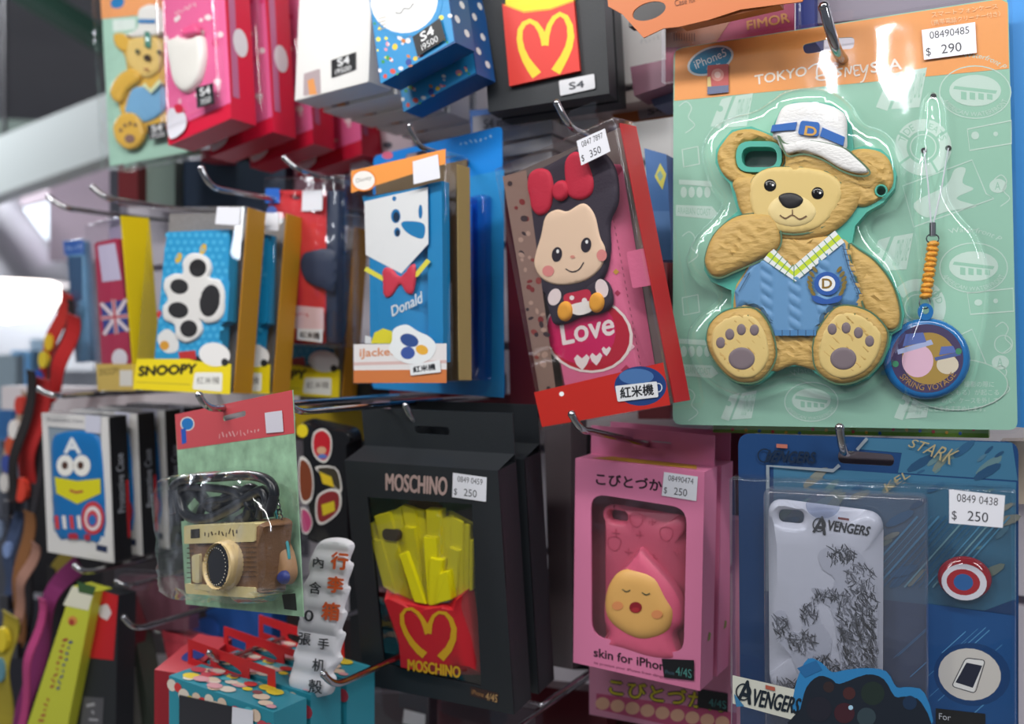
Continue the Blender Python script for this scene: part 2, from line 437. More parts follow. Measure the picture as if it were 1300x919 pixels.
# horizontal white rail fixed to the wall behind the lower hooks
rz = at(1000, 538, .80).z
rail = link_mesh('hook_rail', *box_geo(-1.2, 1.3, .805, WALL_Y, rz - .012, rz + .018), mat('rail_cream', '#e2dadd', rough=.4)); tag(rail, 'long white rail on the wall behind the lower row of hooks', 'rail')
structure('floor', *box_geo(-7, 3, -4, 6, -.02, 0), mat('floor_tile', '#9c9890', rough=.35, noise=.1, nscale=6))
structure('ceiling', *box_geo(-7, 3, -4, 6, 2.95, 3.0), mat('ceiling_dark', '#7c7c84', rough=.8, noise=.08, nscale=3))
def beam_between(name, a, b, h, d, m, label=None, cat=None):
    a, b = Vector(a), Vector(b); u = (b - a); n = Vector((u.y, -u.x, 0)).normalized() * d
    V = [a, b, b + n, a + n]; V = V + [p - Vector((0, 0, h)) for p in V]
    V = [p - a for p in V]; o = link_mesh(name, V, [(0,1,2,3),(4,5,6,7),(0,1,5,4),(1,2,6,5),(2,3,7,6),(3,0,4,7)], m); o.location = a
    if label: tag(o, label, cat)
    else: o['kind'] = 'structure'
    return o
GREEN_ = mat('dark_green_beam', '#1f3a30', rough=.5)
beam_between('trim_2', at_depth(-60, -70, 3.2), at_depth(150, 62, 3.6), .06, .1, GREEN_)
beam_between('trim_3', at_depth(-160, 150, 4.2), at_depth(160, 165, 4.2), .07, .1, GREEN_)
# pale header beam of the next booth
beam_between('trim_4', at_depth(-160, 252, 2.9), at_depth(260, 88, 2.2), .145, .06, mat('pale_beam', '#bcc4c4', rough=.5))
beam_between('shadow_strip', at_depth(-160, 290, 3.1), at_depth(320, 170, 2.7), .05, .02, mat('beam_shadow_strip', '#9c9098', rough=.5))  # solid strip whose darker colour stands in for shade under the beam
# far wall of the aisle, white panels
far = structure('wall_far', *box_geo(-6.6, -6.5, -3, 6, 0, 2.9), mat('far_wall', '#c4c8d2', rough=.6))
far2 = structure('wall_left', *box_geo(-6.6, 2.5, 5.0, 5.1, 0, 2.9), mat('far_wall', '#c4c8d2'))
# white display panels standing beyond the wall end
def booth_panel(label, x0, y0, x1, y1, D, col):
    a, b = at_depth(x0, y1, D), at_depth(x1, y1, D); h = at_depth(x0, y0, D).z - a.z; n = FW * .04
    V = [a, b, b + n, a + n]; V = V + [p + Vector((0, 0, h)) for p in V]; V = [p - a for p in V]
    o = link_mesh('booth_partition', V, [(0,1,2,3),(4,5,6,7),(0,1,5,4),(1,2,6,5),(2,3,7,6),(3,0,4,7)], mat('panel_' + col.strip('#'), col, rough=.5)); o.location = a; tag(o, label, 'partition'); return o
booth_panel('pale pink white panel behind the two left hooks', 62, 205, 190, 330, 2.6, '#d8c4d4')
booth_panel('pale blue white panel at the far left of the aisle', -80, 245, 66, 420, 3.4, '#c8d4dc')
booth_panel('whitish panel below the lamp', -80, 395, 120, 470, 3.2, '#c8ccd4')
R = random.Random(33)
for i, (x0, y0, x1, y1, c, lab) in enumerate([(-20, 450, 20, 520, '#b8d0e0', 'pale blue packet on the far stand, leftmost'), (14, 445, 40, 500, '#7cb0d8', 'sky blue packet on the far stand'), (38, 430, 62, 480, '#d0d8dc', 'white packet on the far stand'), (-20, 515, 16, 560, '#4c8cd0', 'blue packet low on the far stand'), (-20, 555, 20, 640, '#8c9cb0', 'grey blue packet low on the far stand'), (0, 500, 40, 545, '#c8c8d4', 'white packet beside the lanyards'), (-20, 640, 40, 760, '#4c4c5c', 'dark packet low on the far stand'), (-20, 760, 60, 1000, '#2c2c38', 'dark cabinet behind the lower straps'), (40, 500, 140, 760, '#1e1c20', 'black cabinet side behind the lanyards'), (40, 740, 160, 1000, '#1a181c', 'black cabinet side behind the strap boxes')]):
    o = booth_panel(lab, x0, y0, x1, y1, (2.2 + .06 * i) if i < 7 else 1.72 + .07 * (i - 7), c); o.name = 'stand_packet' if i < 7 else 'backdrop'; o['category'] = 'packet' if i < 7 else 'backdrop'  # the large dark panels are fillers added behind the straps

# pendant lamp with pale cone shade
def pendant():
    D = 2.7; c = at_depth(6, 360, D); k = D / FPX
    root = bpy.data.objects.new('pendant_lamp', None); COL.objects.link(root); root.location = c; tag(root, 'pendant lamp with pale grey cone shade glowing at the far left', 'lamp')
    prof = [(88 * k, 0), (70 * k, 34 * k), (42 * k, 66 * k), (22 * k, 95 * k), (16 * k, 110 * k), (10 * k, 118 * k)]; n = 32
    def lathe(pr): 
        V = []; F = []
        for r, z in pr:
            for j in range(n): V.append((r * math.cos(2*PI*j/n), r * math.sin(2*PI*j/n), z))
        for i in range(len(pr) - 1):
            for j in range(n): F.append((i*n + j, i*n + (j+1) % n, (i+1)*n + (j+1) % n, (i+1)*n + j))
        return V, F
    link_mesh('shade', *lathe(prof + [(r - .004, z) for r, z in reversed(prof)]), mat('shade_grey', '#b4b4bc', rough=.5), root, True)
    pr = [(0.001, -50 * k), (30 * k, -46 * k), (56 * k, -34 * k), (66 * k, -16 * k), (64 * k, 0), (40 * k, 10 * k)]
    link_mesh('glowing_globe', *lathe(pr), mat('lamp_glow', '#fff8f0', emit=4), root, True)
    tube('cord', mat('lamp_cord', '#2c2c30'), [(0, 0, 118 * k), (0, 0, 2.94 - c.z)], .006, root)
pendant()
# ------------------------------------------------------------------ teddy bear phone case on its green card
def stamps(p, c='#c8e2d6', lt='#d0e6db'):
    G = '#9accb5'; p.fix = (p.k + 1, G)
    # wheel stamp
    for cx, cy, r in ((1172, 187, 36), (1165, 390, 36)):
        p.ring(cx, cy, r, r, 15, c); p.ring(cx, cy, 17, 17, 1.5, c)
        for a in (35, 80, 150, 215, 300): p.line([(cx + 20 * math.cos(rad(a)), cy - 20 * math.sin(rad(a))), (cx + (r + 1) * math.cos(rad(a)), cy - (r + 1) * math.sin(rad(a)))], 3, G)
    p.arc('TIDE', 1172, 187, 24, 165, 115, 9, G); p.arc('EATS', 1172, 187, 24, 75, 20, 8, G); p.arc('GOOD', 1165, 390, 24, 80, 10, 9, G)
    # oval harbour stamps
    for cx, cy, k in ((1238, 117, 1), (1236, 340, .95), (1030, 510, .75)):
        p.ring(cx, cy, 46 * k, 34 * k, 1.4, c); p.ell(cx, cy - 2, 33 * k, 20 * k, c)
        p.poly([(cx - 26 * k, cy - 8), (cx + 28 * k, cy - 2), (cx + 26 * k, cy + 2), (cx - 28 * k, cy - 4)], G)
        for i in range(4): p.poly([(cx - 18 * k + i * 11 * k, cy - 1 + i), (cx - 11 * k + i * 11 * k, cy + i), (cx - 11 * k + i * 11 * k, cy + 10 * k), (cx - 18 * k + i * 11 * k, cy + 9 * k)], G, up=(i == 0))
        p.arc('AMERICAN WATERFRONT', cx, cy, 37 * k, 200, 340, 8 * k, c, .68)
    p.arc('Waterfront P', 1228, 112, 56, 95, 38, 9, c, .7); p.arc('Waterfront P', 1226, 335, 58, 110, 45, 9, c, .7); p.arc('Waterfront Park', 1030, 510, 46, 120, 30, 10, c, .8)
    # steamer line ticket stamps
    for x, y, k in ((1112, 112, 1.2), (902, 140, 1.0), (1100, 320, 1.1), (915, 514, .85), (1135, 512, .9), (1095, 395, .9)):
        q = lambda a, b: (x + a * k, y + b * k)
        p.poly([q(0, 20), q(14, -14), q(28, -18), q(12, 24)], c); p.poly([q(16, 22), q(32, -18), q(54, -22), q(46, 20)], c)
        p.text('STEAMER', [q(36, -14), q(44, -15), q(38, 16), q(30, 16)][::1], G); p.text('LINE', [q(46, -16), q(52, -16), q(46, 10), q(40, 10)], G)
        p.ell(*q(12, -2), 4 * k, 4 * k, G)
    # picture tickets
    for q in ([(1228, 164), (1284, 153), (1284, 182), (1231, 191)], [(1228, 372), (1286, 366), (1287, 395), (1232, 399)], [(866, 190), (886, 186), (888, 208), (868, 212)], [(866, 378), (886, 374), (888, 396), (868, 400)]):
        p.line(q, 1.6, lt, closed=True)
    p.ell(1264, 170, 3, 3, c); p.ell(1264, 382, 3, 3, c); p.ell(1238, 172, 5, 5, c, up=False); p.ell(1242, 384, 5, 4, c, up=False)
    p.line([(1146, 236), (1234, 203), (1252, 246), (1262, 252), (1160, 288)], 1.6, c, closed=True)
    p.poly(spline([(1160, 258), (1200, 236), (1212, 215), (1226, 214), (1222, 232), (1236, 240), (1214, 252), (1240, 262), (1204, 268), (1176, 276)], 4), c)
    p.line([(1146, 460), (1234, 418), (1252, 462), (1262, 466), (1240, 474)], 1.6, c)
    # arches
    for y0 in (228, 430):
        p.poly([(862, y0), (902, y0 + 2), (904, y0 + 9), (862, y0 + 6)], c)
        for i in range(4): p.ell(868 + i * 10, y0 + 16, 4, 7, c, up=(i == 0)); 
        p.poly([(858, y0 + 32), (904, y0 + 34), (912, y0 + 44), (903, y0 + 50), (858, y0 + 46)], c)
        p.text('ARABIAN COAST', [(860, y0 + 35), (902, y0 + 37), (902, y0 + 46), (860, y0 + 43)], G)
    # figures outlined
    for x, y in ((866, 300), (866, 500), (1262, 228), (1264, 415), (862, 135), (1262, 470)):
        p.line(spline([(x, y), (x + 9, y - 6), (x + 16, y + 2), (x + 12, y + 14), (x + 20, y + 24), (x + 8, y + 34)], 4, False), 1.3, c)
    p.ring(1274, 437, 12, 12, 1.3, c); p.ell(1267, 236, 11, 9, c); p.text('A', [(1263, 231), (1270, 231), (1270, 241), (1263, 241)], G); p.ell(1270, 460, 11, 9, c); p.text('A', [(1266, 454), (1273, 454), (1273, 465), (1266, 465)], G)

def bear_pack():
    t = Thing('packaged_phone_case', 'tan teddy bear phone case with white hat on green card with orange header', 'phone case', POSE['bear'])
    W, H = t.w, t.h
    hole = t.loop(rounded([(1018, 57), (1058, 48), (1085, 47), (1084, 62), (1060, 63), (1022, 69)], 6), 0)
    y8 = 0
    out = t.loop(rounded([(855, 62), (1280, -4), (1292, 546), (854, 539)], 12), 0)
    CG = mat('green_card', '#9accb5', rough=.45)
    card = t.plate('backing_card', CG, out, 0, .0008, [hole])
    p = Print(t, -.0001)
    # orange header drawn around the slot
    O = '#f8a55a'
    hl = rounded([(1018, 57), (1058, 48), (1085, 47), (1084, 62), (1060, 63), (1022, 69)], 6)
    outer = [(856, 128)] + [(857, 72), (858, 65), (866, 61), (1270, -1), (1279, 4)] + [(1281, 87)]
    tris = tessellate_polygon([[Vector((a, b, 0)) for a, b in outer], [Vector((a, b, 0)) for a, b in hl]])
    p.raw(outer + hl, tris, O)
    stamps(p); p.fix = None; p.k += 3
    p.ell(902, 77, 31, 17, '#e8eef0', -22); p.ell(902, 77, 28, 14.5, '#1590bd', -22)
    p.text('iPhone5', [(880, 78), (920, 61), (923, 71), (884, 88)], '#f4f6f6')
    p.text('対応', [(896, 86), (914, 79), (916, 88), (899, 95)], '#f4f6f6')
    p.text('TOKYO', [(958, 96), (1024, 84), (1024, 96), (959, 108)], '#fbeee0', bold=.35)
    # tall script word between TOKYO and SEA
    for pts, wd in (([(1026, 88), (1034, 82), (1044, 82), (1054, 90), (1052, 99), (1042, 102), (1036, 98), (1050, 94)], 1.8), ([(1040, 78), (1037, 90), (1038, 102)], 2.2), ([(1058, 88), (1057, 100)], 2.2), ([(1070, 87), (1063, 89), (1068, 94), (1062, 98)], 2.2), ([(1073, 98), (1074, 86), (1079, 94), (1081, 84)], 2), ([(1091, 83), (1084, 84), (1085, 90), (1090, 89), (1085, 91), (1086, 96), (1092, 95)], 2), ([(1092, 82), (1096, 92), (1102, 82), (1097, 101), (1092, 105)], 2)):
        p.line(spline(pts, 4, False), wd, '#fbeee0')
    p.ring(1060, 82, 5, 2.4, 1, '#fbeee0')
    p.text('SEA', [(1105, 80), (1144, 74), (1145, 88), (1106, 93)], '#fbeee0', bold=.4)
    p.text('スマートフォンケース', [(1182, 16), (1266, 5), (1267, 11), (1183, 23)], '#f7d6a8')
    p.text('（携帯電話クリーナー付き）', [(1182, 26), (1269, 14), (1270, 21), (1183, 33)], '#f7d6a8')
    # dark print of small holes is modelled by the cord below; caution text
    p.ell(1214, 488, 66, 33, '#93c9b1'); p.ring(1214, 488, 66, 33, 1.4, '#c4dccf')
    for i, (x0, x1, s) in enumerate(((1224, 1262, '撮影の際に'), (1206, 1268, 'くもる）が起こる'), (1196, 1267, 'ので、ケースを外して'), (1150, 1251, '使用することをおすすめします。'))):
        y = 484 + i * 10.3; p.text(s, [(x0, y), (x1, y), (x1, y + 7.5), (x0, y + 7.5)], '#cfe4d9')
    p.done('card_print')
    # hologram seal
    s = Print(t, -.0012); s.poly(rounded([(898, 83), (925, 81), (925, 117), (898, 120)], 2), '#b04a48')
    s.poly([(898, 110), (925, 108), (925, 117), (898, 120)], '#5a6484'); s.ell(911, 95, 8, 8, '#c9877c'); s.ell(911, 95, 4, 4, '#dcb8ae'); s.poly([(898, 98), (902, 97), (903, 110), (898, 110)], '#c8b070')
    s.done('hologram_seal')
    # moulded clear sheet over the whole card, slightly larger
    po = t.loop(rounded([(852, 58), (1285, -9), (1296, 551), (851, 544)], 14), -.001)
    bl = [(1000,118),(1030,113),(1060,118),(1085,135),(1100,158),(1125,168),(1142,185),(1151,215),(1149,245),(1134,266),(1114,272),(1106,288),(1116,308),(1140,332),(1155,365),(1159,400),(1150,428),(1141,447),(1130,472),(1105,495),(1070,506),(1040,501),(1010,491),(980,500),(945,508),(910,496),(885,472),(873,440),(876,415),(895,392),(910,381),(904,370),(880,355),(871,330),(885,300),(908,276),(916,260),(903,242),(894,215),(892,190),(905,165),(930,150),(960,142),(980,130)]
    BL = t.loop(spline(bl, 5), -.004)
    ch = [(1166,150),(1171,126),(1185,116),(1199,126),(1204,160),(1203,215),(1206,250),(1222,275),(1243,300),(1256,345),(1254,400),(1246,440),(1238,480),(1212,508),(1176,517),(1150,505),(1143,470),(1148,430),(1160,395),(1164,340),(1160,290),(1157,240)]
    CH = t.loop(spline(ch, 5), -.004)
    t.plate('clear_cover_sheet', CLEAR_FLAT, po, -.0012, -.0010, [hole, BL, CH])
    t.puff('bear_blister', CLEAR, BL, -.0011, .019, .009, grid=.005)
    t.puff('charm_blister', CLEAR, CH, -.0011, .010, .006, grid=.004)
    price(t, [(1170, 38), (1238, 28), (1240, 67), (1173, 76)], -.0016, '08490485', '290')
    # ---- the case itself
    YF = -.011
    TAN = mat('tan_rubber', '#c9a55c', rough=.55, bump=1.0, bscale=140, noise=.16, nscale=60, stretch=(1.0, .4, 2.6))
    TAN2 = mat('light_tan_rubber', '#dcc17a', rough=.5, bump=.05, bscale=400)
    TEAL = mat('teal_silicone', '#4fb3a0', rough=.4); GREEN = mat('dark_green_groove', '#3b6a58', rough=.6)
    WH = mat('white_rubber', '#e9e9e8', rough=.5, bump=.5, bscale=420, stretch=(1, .5, 2)); BL_ = mat('blue_rubber', '#1a62b4', rough=.4)
    VEST = mat('vest_blue_rubber', '#5f92c0', rough=.5); PADM = mat('paw_pad_grey', '#786a70', rough=.55); BLACK = mat('black_gloss', '#101012', rough=.15)
    outline = [(952.7,162.6),(929.8,166.7),(918,180),(911.2,190),(910.7,205),(917.4,219.7),(929,231),(933,246.7),(939,268),(925.7,280),(907,298.6),(896.3,326.1),(896.3,341.3),(903.9,354.4),(919.2,360.9),(931.1,367),(931,391),(919.2,395.7),(901.8,411),(897.4,430.5),(903.9,450.1),(917,469.7),(932.2,482.8),(945.3,486),(962.7,483.9),(975.7,474.1),(986.6,463.2),(1010.5,461),(1028,463.2),(1041,474.1),(1060.6,486),(1080.2,486),(1101.9,476.2),(1117.2,458.8),(1125.9,439.3),(1129,423),(1141.1,415.3),(1144.4,397.9),(1138.9,374),(1128,352.2),(1110.6,330.5),(1088.9,316.3),(1078,308),(1082,285),(1098,266),(1118.8,254),(1132.3,237),(1134.4,219.7),(1129.2,203),(1116.8,191.7),(1096,187.5),(1080,190),(1077,160),(1069,142),(1052,134),(1030,131),(1008,132),(994,138),(984,159),(977,172)]
    camh = t.loop(rounded([(942, 187), (987, 187), (987, 213), (942, 213)], 13), YF)
    strap = t.loop(ell(1118.8, 242.5, 6.2, 6.2), YF)
    OUT = t.loop(outline, YF)
    t.plate('teal_shell', TEAL, offset(OUT, .0016), -.0095, -.0012, [camh, strap])
    c2 = t.loop(rounded([(935, 180), (993, 180), (993, 219), (935, 219)], 18), YF)
    # camera opening rim
    t.plate('camera_rim', TEAL, c2, -.0126, -.0095, [camh])
    t.plate('camera_hole_floor', mat('grey_insert', '#5c6a68', rough=.4), camh, -.0016, -.0012)
    t.tube('strap_hole_rim', TEAL, [(x, -.0115, z) for x, z in t.loop(ell(1118.8, 242.5, 7, 7), YF)], .0006, closed=True, n=8)
    def fur(x, z, d): return .00055 * math.sin(700 * x + 2.2 * math.sin(150 * z + 60 * x) + 900 * z) + .0003 * math.sin(1500 * x - 700 * z)
    def part(name, pts, m, yb, H, r, rel=None, holes=(), n=3, grid=.0022):
        o = t.puff(name, m, t.loop(spline(pts, n), YF), yb, H, r, grid=grid, rel=rel, holes=holes)
        if name in ('arm', 'foot', 'face_patch', 'hat_brim'):
            g = Print(t, yb - .0014 if name != 'face_patch' else yb - .0004)
            sp = spline(pts, n); w0 = 2.2; a2 = 1 if area2(sp) < 0 else -1
            g.line(offset(sp, .6), w0, '#4f6f50', closed=True); g.done('groove', o)
        return o
    part('torso', [(975,300),(1060,300),(1085,316),(1110,335),(1105,380),(1080,440),(1045,470),(1008,463),(975,470),(935,420),(932,370),(945,345)], TAN, -.0095, .0025, .006, fur)
    part('ear', [(953,163),(930,167),(918,180),(911,192),(911,206),(918,221),(931,231),(950,232),(975,228),(996,205),(990,180),(975,170)], TAN, -.0095, .0030, .004, fur, holes=[c2])
    part('ear', [(1078,193),(1096,188),(1117,192),(1129,203),(1134,220),(1132,237),(1118,252),(1098,262),(1085,258),(1078,240),(1074,215)], TAN, -.0095, .0030, .004, fur, holes=[t.loop(ell(1118.8, 242.5, 7, 7), YF)])
    part('inner_ear', [(1090,212),(1104,207),(1114,216),(1112,232),(1100,240),(1089,232)], TAN, -.0123, .0006, .002)
    head = [(1000,186),(1040,188),(1076,200),(1092,222),(1096,244),(1086,266),(1068,287),(1042,301),(1008,305),(975,300),(955,285),(940,268),(934,246),(930,232),(942,222),(972,222),(990,219),(997,206),(996,194)]
    hm = t.loop(spline(head, 3), YF)
    hc = [q for q in c2]
    t.puff('head', TAN, hm, -.0105, .0035, .008, grid=.0035, rel=fur)
    part('face_patch', [(952,250),(956,228),(975,215),(1005,213),(1040,216),(1064,228),(1070,247),(1060,270),(1040,290),(1008,297),(975,290),(958,274)], TAN2, -.0132, .0016, .0025)
    part('muzzle', [(975,268),(985,253),(1006,247),(1028,255),(1038,270),(1030,284),(1008,290),(984,284)], mat('cream_rubber', '#e6d092', rough=.5), -.0142, .0018, .006)
    f = t
    for cx, cy in ((979, 237), (1039, 247)):
        e = t.puff('eye', BLACK, t.loop(ell(cx, cy, 8.2, 8.2), YF), -.0145, .0014, .004)
        g = Print(t, -.0161); g.ell(cx + 2.2, cy - 2.2, 1.5, 1.5, '#f2f2f2'); g.done('eye_glint', e)
    t.puff('nose', mat('nose_black', '#1c1a1e', rough=.5), t.loop(spline([(990,252),(999,247),(1012,248),(1021,255),(1016,264),(1004,267),(995,263)], 4), YF), -.0158, .0014, .004)
    m = Print(t, -.0163); m.line(spline([(990, 273), (997, 277), (1006, 273), (1015, 278), (1024, 274)], 5, False), 1.6, '#6b4a2a'); m.line([(1006, 266), (1006, 273)], 1.4, '#6b4a2a', up=False); m.done('mouth')
    part('arm', [(975,272),(986,280),(991,296),(990,312),(978,324),(955,335),(932,345),(915,352),(903,349),(896,336),(897,322),(906,300),(924,282),(945,273)], TAN, -.0128, .0042, .008, fur)
    part('arm', [(1078,310),(1090,317),(1110,331),(1128,353),(1138,374),(1143,398),(1140,414),(1128,419),(1112,405),(1098,392),(1092,370),(1082,335)], TAN, -.0105, .0030, .006, fur)
    vest = [(957,330),(977,325),(990,337),(1008,349),(1030,333),(1064,304),(1073,309),(1078,330),(1084,350),(1093,372),(1089,388),(1065,388),(1050,399),(1042,412),(1036,427),(983,427),(975,408),(965,393),(950,388),(935,391),(933,370),(945,350)]
    def knit(x, z, d):
        lx = (x - t.L(1010, 380, YF)[0]) * 1000
        s = 0
        for c in (-17, 0, 17):
            if abs(lx - c) < 3.6: s += .0011 * abs(math.sin(z * 430 + (lx - c) * .30))
        return s
    vl = t.loop(vest, YF)
    t.puff('vest', VEST, vl, -.0118, .0020, .0022, grid=.0013, rel=knit)
    # V collar and crest on the vest
    c = Print(t, -.0147)
    P0, P1, P2 = (975, 322), (1008, 348), (1066, 300)
    c.line([P0, P1, P2], 19, '#e8ecec'); c.line([P0, P1, P2], 6.5, '#c7dc2a')
    def bars(a, b, n):
        dx, dy = b[0] - a[0], b[1] - a[1]; L = math.hypot(dx, dy)
        for i in range(1, n):
            x, y = a[0] + dx * i / n, a[1] + dy * i / n; c.line([(x - dy / L * 9, y + dx / L * 9), (x + dy / L * 9, y - dx / L * 9)], 1.1, '#4d8f66', up=(i == 1))
    bars(P0, P1, 5); bars(P1, P2, 8)
    c.line([(1008, 337), (1008, 359)], 1, '#4d8f66')
    c.poly([(983, 419), (1036, 419), (1036, 426), (984, 426)], '#4a82b6')
    for i in range(5): c.line([(993 + i * 10, 419), (993 + i * 10, 426)], 1, '#2c4f70', up=(i == 0))
    for i in range(9): y = 316 + i * 7; c.line([(1069 + i * 2.2, y), (1077 + i * 2.2, y + 1)], 1, '#2c4f70', up=(i == 0))
    c.line([(1070, 312), (1077, 340), (1091, 374)], 1.2, '#2c4f70'); c.line([(945, 352), (952, 346), (938, 370)], 1, '#2c4f70')
    c.ell(1050, 360, 16.5, 15, '#1e56a8'); c.ell(1050, 360, 10.5, 9.8, '#eef0f0')
    c.text('D', [(1044, 354), (1056, 354), (1056, 366), (1044, 366)], '#8a6a1e', bold=.5)
    for sx in (-1, 1):
        for i in range(6):
            a = rad(200 + i * 20) if sx < 0 else rad(-20 - i * 20)
            x, y = 1050 + 22 * math.cos(rad(215 - i * 16)) * (1 if sx < 0 else -1), 360 + 22 * math.sin(rad(145 + i * 16)) * 1
            c.ell(x, 372 - i * 6, 4.6, 2.2, '#7d6a24', 50 * -sx, up=(i == 0))
    c.poly(spline([(1030, 376), (1038, 376), (1050, 380), (1062, 376), (1069, 376), (1065, 383), (1050, 386), (1036, 384)], 3), '#1e56a8')
    c.done('vest_trim')
    for pts, cen, toes in (([(940,391),(960,393),(974,408),(982,428),(985,452),(976,472),(962,484),(945,486),(931,482),(916,469),(903,450),(898,431),(902,412),(918,397)], (944, 452), [(917.5, 436), (929, 425.5), (943.5, 419.5), (960, 420)]),
                           ([(1052,400),(1066,389),(1084,389),(1104,396),(1118,408),(1127,422),(1125,440),(1117,459),(1102,476),(1080,486),(1060,486),(1044,477),(1034,462),(1034,430)], (1072, 452), [(1058, 419), (1075.5, 417.5), (1091, 423.5), (1105, 434)])):
        lg = part('foot', pts, TAN, -.0125, .0040, .006, fur)
        cx = sum(a for a, b in pts) / len(pts); cy = sum(b for a, b in pts) / len(pts)
        t.puff('sole', TAN2, t.loop(spline([(cx + (a - cx) * .84, cy + 2 + (b - cy) * .84) for a, b in pts], 3), YF), -.0158, .0012, .002, grid=.004)
        t.puff('paw_pad', PADM, t.loop(ell(cen[0], cen[1] + 4, 17, 14.5), YF), -.0166, .0010, .002)
        for x, y in toes: t.puff('toe_pad', PADM, t.loop(ell(x, y, 6.2, 7.6, 0, 18), YF), -.0166, .0010, .002)
        q = Print(t, -.0167)
        for x, y in toes[:3]: q.line([(x - 2 + 8, y - 20), (x + 8, y - 10)] if cx < 1000 else [(x + 10, y - 20), (x + 7, y - 8)], 1.3, '#4a6a3c', up=False)
        q.done('stitch')
    # hat
    part('hat_crown', [(982,176),(985,160),(994,139),(1009,133),(1030,131.5),(1052,135),(1069,143),(1075.6,153),(1076,175),(1074,192),(1050,200),(1015,195),(994,192),(988,180)], WH, -.0140, .0035, .006)
    part('hat_brim', [(988,172),(993,180),(1003,184),(1030,180),(1055,184),(1074,190),(1086,200),(1097,210),(1104,219),(1098,223),(1083,221.5),(1066,215),(1044,202),(1021,195),(1003,198),(997,194),(993,184)], WH, -.0165, .0018, .003, grid=.003)
    for q in ([(983,163),(1014,159),(1012,169),(981,171)], [(1046,166),(1074,178),(1072,189),(1043,177)]):
        t.plate('hat_band', BL_, t.loop(q, YF), -.0186, -.0150)
    t.plate('hat_badge', BL_, t.loop(rounded([(1019,157.5),(1043,160),(1041,177.5),(1015,174.5)], 4), YF), -.0190, -.0150)
    b = Print(t, -.0191); b.text('D', [(1023, 160), (1037, 161.5), (1036, 173), (1021, 171)], '#d0a04a', bold=.5); b.done('badge_letter')
    # ---- round phone cleaner charm hanging on its cord, threaded through the card
    CORD = mat('white_cord', '#cfd4dc', rough=.5)
    def lp(px, py, y): x, z = t.L(px, py, y); return (x, y, z)
    cord = t.tube('cord', CORD, [lp(1173, 191, -.001), lp(1178, 232, -.004), lp(1182, 284, -.006)], .00045); t.tube('cord', CORD, [lp(1204, 188, -.001), lp(1196, 235, -.004), lp(1185, 284, -.006)], .00045)
    q = Print(t, -.0005)
    for x, y in ((1185, 122), (1173, 191), (1204, 188)): q.ell(x, y, 4, 3.6, '#1c2022', up=False)
    q.done('cord_hole')
    t.tube('crimp', CHROME_DARK, [lp(1184, 283, -.006), lp(1184, 300, -.006)], .0019)
    t.tube('jump_ring', CHROME_DARK, [lp(1184 + 8 * math.cos(a), 303 + 6 * math.sin(a), -.006) for a in [k * PI / 7 for k in range(14)]], .0004, closed=True, n=6)
    AM = mat('amber_braid', '#eba32c', rough=.35, bump=1.0, bscale=900)
    for i in range(11):
        y = 309 + i * 6.6; x = 1184.5 - i * .95; t.puff('braid_knot', AM, t.loop(ell(x, y, 8.4, 4.6, -8 + (i % 2) * 16, 14), -.007), -.0045, .0032, .003, grid=.002)
    t.tube('jump_ring', CHROME_DARK, [lp(1174 + 7 * math.cos(a), 384 + 8 * math.sin(a), -.006) for a in [k * PI / 7 for k in range(14)]], .0004, closed=True, n=6)
    CB = mat('charm_blue', '#1c70b4', rough=.2, coat=.5)
    t.plate('charm_loop', CB, t.loop(ell(1175, 396, 10, 11), -.006), -.0068, -.0045, [t.loop(ell(1175, 394, 4.5, 5), -.006)])
    t.puff('charm_disc', CB, t.loop(ell(1176, 455, 56, 52, 0, 40), -.007), -.0035, .0035, .004)
    d = Print(t, -.00705); d.ell(1177, 455, 46, 43.5, '#43375e', n=40); d.ell(1179, 455, 34, 33, '#a98a3e', n=36)
    d.ell(1165, 458, 20, 21, '#e2b9cf'); d.poly([(1139, 444), (1182, 431), (1185, 437), (1140, 450)], '#a9b6de'); d.poly([(1146, 440), (1150, 424), (1172, 422), (1176, 434)], '#5a6fb4')
    d.ell(1203, 463, 14, 12, '#d8cdb6'); d.poly([(1186, 454), (1218, 446), (1220, 451), (1188, 458)], '#4b5f9c'); d.poly([(1192, 451), (1195, 440), (1210, 439), (1214, 447)], '#5a6fb4')
    d.ell(1137, 462, 4, 4, '#3f8a66'); d.ell(1217, 446, 4, 4, '#3f8a66')
    d.arc('SPRING VOYAGE', 1177, 455, 35, 215, 330, 8, '#b08a4a', .95)
    d.done('charm_print')
    return t
bear = bear_pack()
hook((1046, 9), (1060, 62), .615, 'thick chrome hook holding the teddy bear card', r=.0032)
